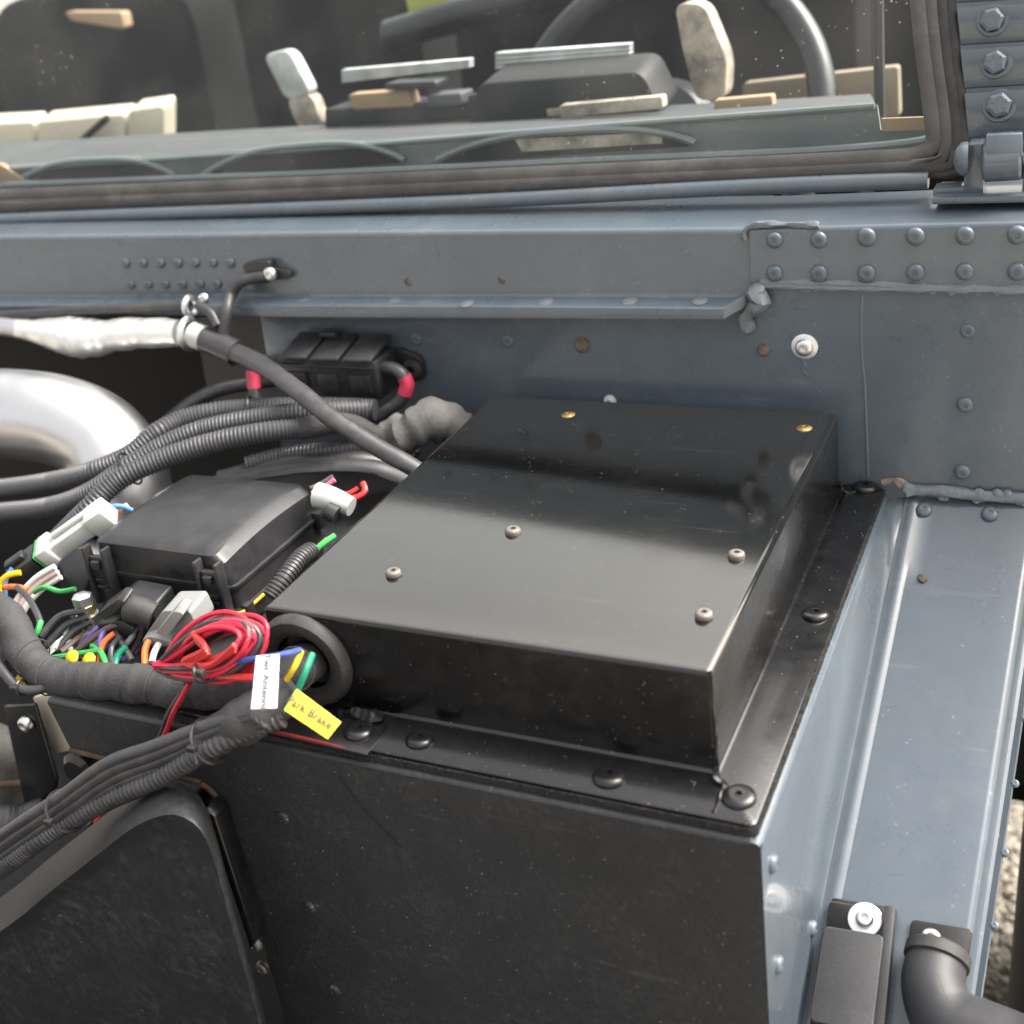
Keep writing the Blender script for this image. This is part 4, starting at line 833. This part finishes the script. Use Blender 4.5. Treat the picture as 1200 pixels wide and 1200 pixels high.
for k, (p0, p1, p2, m) in enumerate((((100, 715), (70, 722), (48, 745), 'cable_black'), ((104, 722), (78, 732), (54, 756), 'cable_black'), ((108, 728), (86, 740), (66, 762), 'cable_black'), ((112, 736), (92, 748), (72, 764), 'wire_brown'), ((118, 752), (100, 757), (84, 766), 'cable_black'))):
    wire('dark_wire', [(p0[0], p0[1], .03), (p1[0], p1[1], .022), (p2[0], p2[1], .008)], m, ['topmost dark lead fanning left from the black plug cluster', 'second dark lead fanning left from the black plug cluster', 'third dark lead fanning left from the black plug cluster', 'brownish lead fanning left from the black plug cluster', 'lowest dark lead fanning left from the black plug cluster'][k], .0036)
for x, y, lab in ((84, 771, 'left yellow tape patch on the taped harness'), (104, 774, 'right yellow tape patch on the taped harness'), (25, 797, 'small yellow tape patch at the left bend of the harness')):
    solo('yellow_tape', lathe([(0, .0025), (.004, .002), (.0062, 0)], 10, None, onY(x, y, -.004 if y < 790 else -.03), (0, -.7, .7)), 'wire_yellow', lab, 'tape')
rw = random.Random(3)
for k in range(14):
    x0, y0 = rw.uniform(96, 180), rw.uniform(716, 752); x2, y2 = rw.uniform(36, 165), rw.uniform(768, 790); xm, ym = (x0 + x2) / 2 + rw.uniform(-22, 12), (y0 + y2) / 2 + rw.uniform(-14, 10)
    MC = rw.choice([('cable_black', 'black'), ('cable_black', 'black'), ('grey_plastic', 'pale grey'), ('wire_brown', 'brown'), ('wire_violet', 'violet')])
    o = solo('thin_wire', tube(path([(x0, y0, .034), ((x0 + xm) / 2 + rw.uniform(-5, 5), (y0 + ym) / 2, .030), (xm, ym, .022), (x2, y2, .006)]), rw.uniform(.0016, .0026), 8, step=.003), MC[0], 'thin ' + MC[1] + ' wire in the tangle between the fuse box and the taped harness', 'wire', 'thin ' + MC[1] + ' wires tangled below the fuse box')
wb = solo('crimp_terminal', slab(rounded(path([(54, 763, .004), (66, 750, .01), (68, 760, .008), (58, 768, .002)]), .002, 3), (0, .008, 0), .001), 'white_plastic', 'small white crimp terminal among the dark leads', 'terminal')
# stud
st_ = thing('terminal_stud', 'zinc nut on a brass stud in front of the fuse box', 'stud', onY(103, 722, .035))
sp = onY(103, 722, .035); part('washer', lathe([(0, .002), (.0085, .002), (.0085, 0), (0, 0)], 20, None, sp, (0, 0, 1)), 'zinc', st_)
part('lower_nut', lathe([(0, .011), (.0065, .011), (.0075, .010), (.0075, .002)], 6, None, sp, (0, 0, 1)), 'brass', st_); part('upper_nut', lathe([(0, .0195), (.005, .0195), (.0078, .0180), (.0078, .0115)], 6, None, sp, (0, 0, 1)), 'zinc', st_)
# black plug cluster
pcx = thing('black_plug', 'black sealed plug with raised latch below the fuse box', 'connector', onY(145, 735, .03))
def sl(pts, Y, m, name, par, dep=.02, bev=.0015, r=.003): return part(name, slab(rounded([onY(x, y, Y) for x, y in pts], r, 3), (0, dep, 0.004), bev), m, par)
sl([(116, 722), (138, 704), (178, 712), (186, 738), (160, 744), (128, 742)], .032, 'black_plastic', 'shell', pcx, .025)
sl([(114, 720), (138, 702), (147, 706), (124, 728)], .022, 'black_plastic', 'latch', pcx, .012)
sl([(112, 732), (142, 728), (158, 738), (150, 748), (120, 742)], .024, 'black_plastic', 'wire_guide', pcx, .014)
part('boot', tube(path([(150, 712, .03), (166, 716, .032), (180, 722, .034)]), .0105, 14), 'rubber', pcx)
gx = thing('grey_plug', 'light grey sealed plug with latch between the fuse box and the red coil', 'connector', onY(200, 735, .025))
sl([(172, 742), (190, 716), (222, 716), (232, 738), (214, 752), (184, 752)], .024, 'grey_plastic', 'shell', gx, .022)
sl([(182, 742), (204, 716), (216, 720), (196, 746)], .014, 'grey_plastic', 'latch', gx, .012)
sl([(166, 750), (176, 746), (200, 752), (198, 758), (170, 756)], .018, 'grey_plastic', 'flange', gx, .010)

# main taped harness into the grommet
HP = path([(-40, 690, .02), (2, 715, .005), (20, 742, -.008), (34, 772, -.018), (66, 794, -.022), (110, 798, -.022), (170, 802, -.022), (230, 808, -.022), (290, 803, -.022), (330, 792, -.018), (356, 778, -.006), (372, 770, .012)])
hn = thing('wiring_harness', 'thick black cloth taped harness running into the rubber grommet of the cover', 'wiring harness', onY(170, 825, -.022))
part('taped_trunk', tube(HP, .0134, 26, step=.0016, wob=.06, radii=[.7, .8, .9, .95, .98, 1.0, 1.0, 1.02, 1.05, 1.1, 1.0, .95]), 'cloth_tape', hn)
for x, y in ((38, 770), (60, 792), (110, 799), (155, 801), (185, 803), (235, 808), (270, 806), (318, 797), (346, 784)):
    p = onY(x, y, -.0215); P2 = min(range(len(HP) - 1), key=lambda i: (HP[i] - p).length); t = (HP[P2 + 1] - HP[max(P2 - 1, 0)]).normalized(); t = (t + V((random.uniform(-.3, .3), 0, random.uniform(-.3, .3)))).normalized()
    u = t.orthogonal().normalized(); v = t.cross(u)
    part('tape_edge', tube([p + (u * math.cos(k * math.pi / 12) + v * math.sin(k * math.pi / 12)) * .0142 for k in range(24)], .0006, 5, closed=True, raw=True), 'cloth_tape', hn)
part('rear_branch', tube(path([(-40, 700, .01), (0, 742, .0), (22, 775, -.012)]), .012, 14, wob=.06), 'cloth_tape', hn)
solo('black_loop', tube(path([(-10, 765, -.025), (6, 790, -.035), (22, 806, -.038), (45, 808, -.036), (58, 800, -.03)]), .0036, 10), 'cable_black', 'thin black cable looping under the left bend of the harness', 'cable')
ziptie(onY(26, 806, -.036), V((1, 0, .2)), .0055, label='zip tie on the thin cable under the left bend of the harness')

# coil of twin wire
co = thing('wire_coil', 'coil of thin red and black twin wire tied on the taped harness', 'wire coil', onY(240, 790, -.04))
cc = onY(243, 764, -.040); px_ = mm(cc)
e1 = (onY(310, 738, -.035) - onY(176, 790, -.045)).normalized(); e2 = V((.15, .45, .9)); e2 = (e2 - e1 * e1.dot(e2)).normalized(); e3 = e1.cross(e2)
for k in range(24):
    f = 1 - .62 * (k % 8) / 8
    A = (79 + random.uniform(-7, 3)) * px_ * (1 - .25 * (1 - f)); B = (29 + random.uniform(-4, 4)) * px_ * f; n = 22; th = random.uniform(-.10, .10); sh = e1 * random.uniform(-3, 3) * px_ + e2 * (random.uniform(-3, 3) + 7 * (1 - f) * (1 if k % 3 else -1)) * px_; up_ = random.uniform(-.004, .012) - (1 - f) * .006; pts = []; tl = random.uniform(-.05, .05)
    for i in range(n):
        a = 2 * math.pi * i / n + th; sq = 1 - .16 * math.cos(2 * a)
        pts.append(cc + sh + e1 * (A * math.cos(a)) + e2 * (B * math.sin(a) * sq + A * .08 * math.sin(2 * a + th * 8)) - e3 * (up_ + tl * math.cos(a) * .06 + .002 * math.sin(3 * a + k)))
    r_ = k % 5 not in (1, 3)
    o = part('red_strand' if r_ else 'black_strand', tube(pts, .00165, 7, step=.004, closed=True), 'wire_red' if r_ else 'cable_black', co)
for k in range(3):                                    # bundle across the middle of the coil
    pts = path([(226 + k * 3, 742 + k * 5, -.042), (240 + k * 2, 760 + k * 3, -.05), (215 + k * 6, 775, -.05), (240 + k * 4, 782 - k * 2, -.052), (275, 762 - k * 3, -.05)])
    part('red_strand', tube(pts, .0019, 7, step=.003), 'wire_scarlet', co)
part('red_tail', tube(path([(222, 800, -.046), (214, 815, -.046), (203, 835, -.046), (190, 866, -.045), (160, 905, -.046), (128, 945, -.05), (112, 964, -.055)]), .0019, 8), 'wire_red', co)
part('black_tail', tube(path([(218, 802, -.044), (208, 818, -.044), (196, 838, -.044), (184, 868, -.043), (152, 905, -.044), (120, 948, -.048), (104, 968, -.053)]), .0017, 8), 'cable_black', co)
part('coil_tie', tube([onY(236, 788, -.052) + e1.cross(V((0, -1, 0))) * 0 + (e2 * math.cos(a) + e3 * math.sin(a)) * .0062 for a in [k * math.pi / 8 for k in range(16)]], .0013, 6, closed=True, raw=True), 'black_plastic', co)
part('coil_tie', box(onY(235, 789, -.066), (.006, .005, .005), .001), 'black_plastic', co)
wire('red_wire', [(240, 790, -.046), (262, 793, -.048), (298, 794, -.048), (318, 792, -.042)], 'wire_scarlet', 'straight red wire leaving the coil behind the white tag', .0032)
wire('blue_wire', [(262, 780, -.044), (285, 774, -.046), (325, 768, -.044), (352, 762, -.030)], 'wire_blue', 'blue wire running behind the white tag into the grommet', .0026)
wire('yellow_wire', [(353, 764, -.028), (346, 780, -.040), (336, 797, -.043)], 'wire_yellow', 'yellow wire bending out of the grommet', .0026)
wire('teal_wire', [(366, 767, -.026), (359, 785, -.038), (350, 806, -.044), (340, 825, -.048), (325, 838, -.05), (308, 842, -.05)], 'wire_teal', 'teal wire carrying the yellow tag out of the grommet', .0030)
# tags
def tag(name, quad, Y, m, label, txt, tsize, tm, ctr, rdir, udir):
    t = thing(name, label, 'label tag', onY(quad[0][0], quad[0][1], Y)); P4 = [onY(x, y, Y + dy) for x, y, dy in quad]; n0 = (P4[1] - P4[0]).cross(P4[3] - P4[0]).normalized(); P4[2] = onP(quad[2][0], quad[2][1], P4[0], n0)
    part('tag_face', slab(P4, (0, .0006, 0), 0), m, t, False)
    n = (P4[1] - P4[0]).cross(P4[3] - P4[0]).normalized(); n = n if n.dot(CAM - P4[0]) > 0 else -n
    c = onP(ctr[0], ctr[1], P4[0] + n * .0014, n); r_ = (onP(ctr[0] + rdir[0], ctr[1] + rdir[1], P4[0] + n * .0014, n) - c).normalized(); u_ = n.cross(r_)
    me = text_mesh(txt, tsize, tm, 'lettering'); o = bpy.data.objects.new('lettering', me); COL.objects.link(o); o.parent = t
    mt = Matrix((r_, u_, n)).transposed().to_4x4(); mt.translation = c - origin(t); o.matrix_local = mt
    return t
tag('white_tag', [(300, 769, 0), (327, 767, 0), (324, 830, -.022), (294, 831, -.022)], -.054, 'white_label', 'white tag with faded lettering Antenna hanging beside the red coil', 'Twr Antenna', .0064, 'faded_ink', (311, 799), (-2, 30), None)
tag('yellow_tag', [(347, 808, 0), (399, 847, -.003), (384, 866, -.018), (333, 832, -.012)], -.070, 'yellow_label', 'yellow tag lettered Park Brake below the grommet', 'Park Brake', .0070, 'ink', (363, 835), (30, 19), None)

# lower cable bundle heading to the lower left
lb = thing('cable_bundle', 'bundle of black cables and braided sleeve running down to the lower left edge', 'cable bundle', onY(160, 905, -.07))
part('taped_head', tube(path([(345, 808, -.035), (320, 825, -.045), (290, 842, -.055), (262, 858, -.06), (240, 868, -.064)]), .0135, 18, wob=.07, step=.0025, radii=[.8, 1.05, 1.1, 1.0, .95]), 'cloth_tape', lb)
offs = [(-3, -19, .0056), (0, -11, .0064), (4, -3, .0058), (-1, -15, .0050), (6, 4, .0052), (10, 10, .0046)]
for k, (ox, oy, r) in enumerate(offs):
    sp_ = 1 + .0 * k
    part('cable_strand', tube(path([(300 + ox, 842 + oy * .4, -.060), (245 + ox, 866 + oy * .8, -.068), (185 + ox, 893 + oy, -.075), (130 + ox, 915 + oy * 1.1, -.082), (78 + ox, 950 + oy * 1.0, -.09), (30 + ox, 985 + oy * 1.2, -.098), (-40 + ox, 1035 + oy * 1.4, -.105)]), r * .8, 12, wob=.02), 'cable_black', lb)
bm = tube(path([(330, 840, -.050), (255, 872, -.070), (190, 910, -.078), (130, 936, -.084), (80, 963, -.090), (35, 992, -.098), (-40, 1046, -.105)]), .0072, 16, corr=(.0042, .0008)); part('braided_sleeve', bm, 'cable_black', lb)
part('lower_strand', tube(path([(330, 838, -.052), (300, 858, -.062), (255, 874, -.066), (200, 896, -.07)]), .0022, 8), 'cable_black', lb)
ziptie(onY(246, 868, -.068), onY(200, 888, -.07) - onY(250, 866, -.066), .0148, label='zip tie near the taped head of the cable bundle', tail=(.004, -.004, -.008))
ziptie(onY(77, 950, -.090), onY(30, 985, -.098) - onY(100, 938, -.086), .0150, label='zip tie on the cable bundle near the left edge')

# ================================================================== BLACK MOULDED COVER, LOWER LEFT
mc = thing('moulded_cover', 'matt black moulded plastic cover with rounded corner at the lower left', 'plastic cover', onY(150, 1200, -.09))
MY = -.105
front_c = [(-160, 1196), (0, 1090), (60, 1042), (110, 1003), (150, 972), (178, 957), (205, 952), (228, 962), (243, 982), (256, 1020), (272, 1080), (292, 1150), (310, 1215), (330, 1330), (-160, 1330)]
_sp = smooth_path([V((x, y, 0)) for x, y in front_c[:-2]], 9.0); front_c = [(p.x, p.y) for p in _sp] + front_c[-2:]
def mring(dx_, dy_, Y, k=0):
    cxm, cym = 120, 1160; out = []
    for x, y in front_c: out.append(onY(x + dx_ + (cxm - x) * k, y + dy_ + (cym - y) * k, Y))
    return out
bm = bmesh.new(); rings_ = [mring(0, 0, MY + .006, .16), mring(0, 0, MY + .005, .10), mring(0, 0, MY + .001, .035), mring(0, 0, MY, .012), mring(0, 0, MY + .0015, 0), mring(0, -6, MY + .006, -.004), mring(-2, -30, MY + .030, -.004), mring(-2, -36, MY + .036, -.002), mring(-2, -36, MY + .040, .02)]
L_ = [[bm.verts.new(p) for p in r] for r in rings_]
for p, q_ in zip(L_, L_[1:]):
    n = len(p)
    for i in range(n): bm.faces.new((p[i], p[(i + 1) % n], q_[(i + 1) % n], q_[i]))
bm.faces.new(L_[0])
bmesh.ops.subdivide_edges(bm, edges=[e_ for e_ in bm.edges if e_.calc_length() > .03 and False] or [], cuts=1)
part('cover_body', bm, 'moulded_plastic', mc, True, 35)
for px, y in ((300, 1106), (308, 1133)): solo('small_nut', lathe(dome(.0055, .004, .002, .001), 14, None, onY(px, y, FWY), NB), 'steel_screw', 'dull nut on the footwell face beside the moulded cover, ' + ('upper of two' if y < 1120 else 'lower and brighter of two'), 'nut')
# odds and ends in the opening at the lower left
sb_ = thing('support_bracket', 'dark bracket with a silver bolt at the left edge below the harness', 'bracket', onY(40, 900, .02))
part('plate', slab(path([(4, 828, .02), (40, 826, .02), (66, 915, .02), (58, 960, .02), (32, 960, .02)]), (0, .004, 0), .001), 'black_satin', sb_); part('bolt_head', lathe(dome(.007, .005, .003, .001), 18, None, onY(31, 848, .018), NB), 'zinc', sb_)
solo('cream_strip', slab(path([(38, 818, .035), (58, 812, .035), (88, 878, .035), (66, 884, .035)]), (0, .004, 0), .001), 'cream', 'cream strip beside the dark bracket at the lower left', 'strip')
solo('grey_hose', tube(path([(-60, 860, .06), (-4, 872, .06), (6, 900, .06), (2, 960, .06)]), .018, 18), 'grey_tape', 'light grey hose at the left edge below the harness', 'hose')
solo('dark_hose', tube(path([(-40, 960, .0), (0, 964, .0), (28, 962, .01), (60, 950, .02)]), .015, 16, corr=(.005, .001)), 'conduit', 'dark ribbed hose end at the left edge above the cable bundle', 'hose')
solo('rusty_stay', tube(path([(0, 920, .03), (30, 918, .03), (62, 925, .03)]), .003, 8), 'rusty', 'thin rusty stay behind the dark bracket', 'stay')
for x, y, r, lab in ((98, 897, .015, 'dark round cap inside the opening above the cable bundle'), (240, 940, .012, 'dark round cap in the corner of the opening')):
    solo('round_cap', lathe([(0, .010), (r * .7, .010), (r, .006), (r, -.004)], 20, None, onY(x, y, -.01), NB), 'black_satin', lab, 'cap')

# ================================================================== RUBBER BUMP STOPS ON THE SLOPING PANEL
pu = V((1, 0, 0)); pv = PN.cross(pu).normalized(); pv = pv if pv.y > 0 else -pv      # up the slope
b1 = thing('rubber_buffer', 'rectangular rubber buffer on a plate with a big silver washer at the bottom right', 'buffer', pp(1005, 1180))
part('mounting_plate', slab(rounded([pp(975, 1051, .003), pp(1050, 1064, .003), pp(1028, 1260, .003), pp(940, 1260, .003)], .003, 3), -PN * .003, .0008), 'black_satin', b1)
bl = rounded([pp(965, 1084, .020), pp(1036, 1096, .020), pp(1022, 1212, .026), pp(948, 1196, .026)], .004, 3)
part('block', slab(bl, -PN * .019, .0022, seg=3), 'rubber_block', b1)
part('side_web', slab([pp(1040, 1066, .006), pp(1052, 1068, .006), pp(1036, 1240, .006), pp(1022, 1240, .006)], PN * .012, .001), 'rubber_block', b1)
part('step', slab(rounded([pp(972, 1055, .0075), pp(1048, 1067, .0075), pp(1040, 1110, .0075), pp(966, 1098, .0075)], .003, 3), -PN * .005, .001), 'black_satin', b1)
p = pp(1014, 1078, .0082); part('washer', lathe([(.002, .0018), (.0108, .0018), (.0115, .0012), (.0115, -.001)], 30, None, p, PN), 'washer_zinc', b1); part('bolt_head', lathe([(q0, q1 + .0018) for q0, q1 in dome(.0062, .0048, .0026, .0028, .0006)], 24, None, p, PN), 'zinc', b1)
b2 = thing('rubber_elbow', 'thick rubber elbow with black collar and small bolt beside the rectangular buffer', 'elbow', pp(1110, 1190))
part('mounting_plate', slab(rounded([pp(1068, 1077, .003), pp(1140, 1089, .003), pp(1128, 1180, .003), pp(1056, 1170, .003)], .003, 3), -PN * .003, .0008), 'black_satin', b2)
p = pp(1091, 1100, .004); part('bolt_head', lathe(dome(.0066, .005, .0026, .0026, .0006), 24, None, p, PN), 'zinc', b2)
ea = pp(1098, 1122, .012); eb = pp(1086, 1180, .020); ec = pp(1150, 1245, .024)
part('collar', lathe([(.010, .004), (.0185, .004), (.0205, .002), (.0205, -.005), (.018, -.006)], 32, None, pp(1099, 1119, .012), (ea - eb)), 'rubber', b2)
part('elbow_body', tube([ea, pp(1094, 1158, .016), pp(1112, 1196, .016), pp(1172, 1240, .016), pp(1320, 1330, .016)], .0195, 30, step=.004, radii=[.95, 1.05, 1.35, 1.75, 1.8, 1.8]), 'rubber_block', b2)

# ================================================================== ROAD WHEEL AT THE RIGHT EDGE
wh = thing('road_wheel', 'black tyre standing on the gravel at the right edge', 'wheel', (0.62, 0.72, GZ))
tc_ = onY(1275, 925, .55); 
prof = [(.14, -.11), (.26, -.12), (.33, -.11), (.36, -.08), (.365, 0), (.36, .08), (.33, .11), (.26, .12), (.14, .11)]
tyc = V((onY(1188, 940, .62).x + .135, .62, GZ + .36))
part('tyre', lathe(prof, 48, None, tyc, (1, 0, 0)), 'tyre', wh)
part('rim_disc', lathe([(0, -.06), (.12, -.07), (.19, -.05), (.2, -.1)], 32, None, tyc, (1, 0, 0)), 'grey_paint_clean', wh)
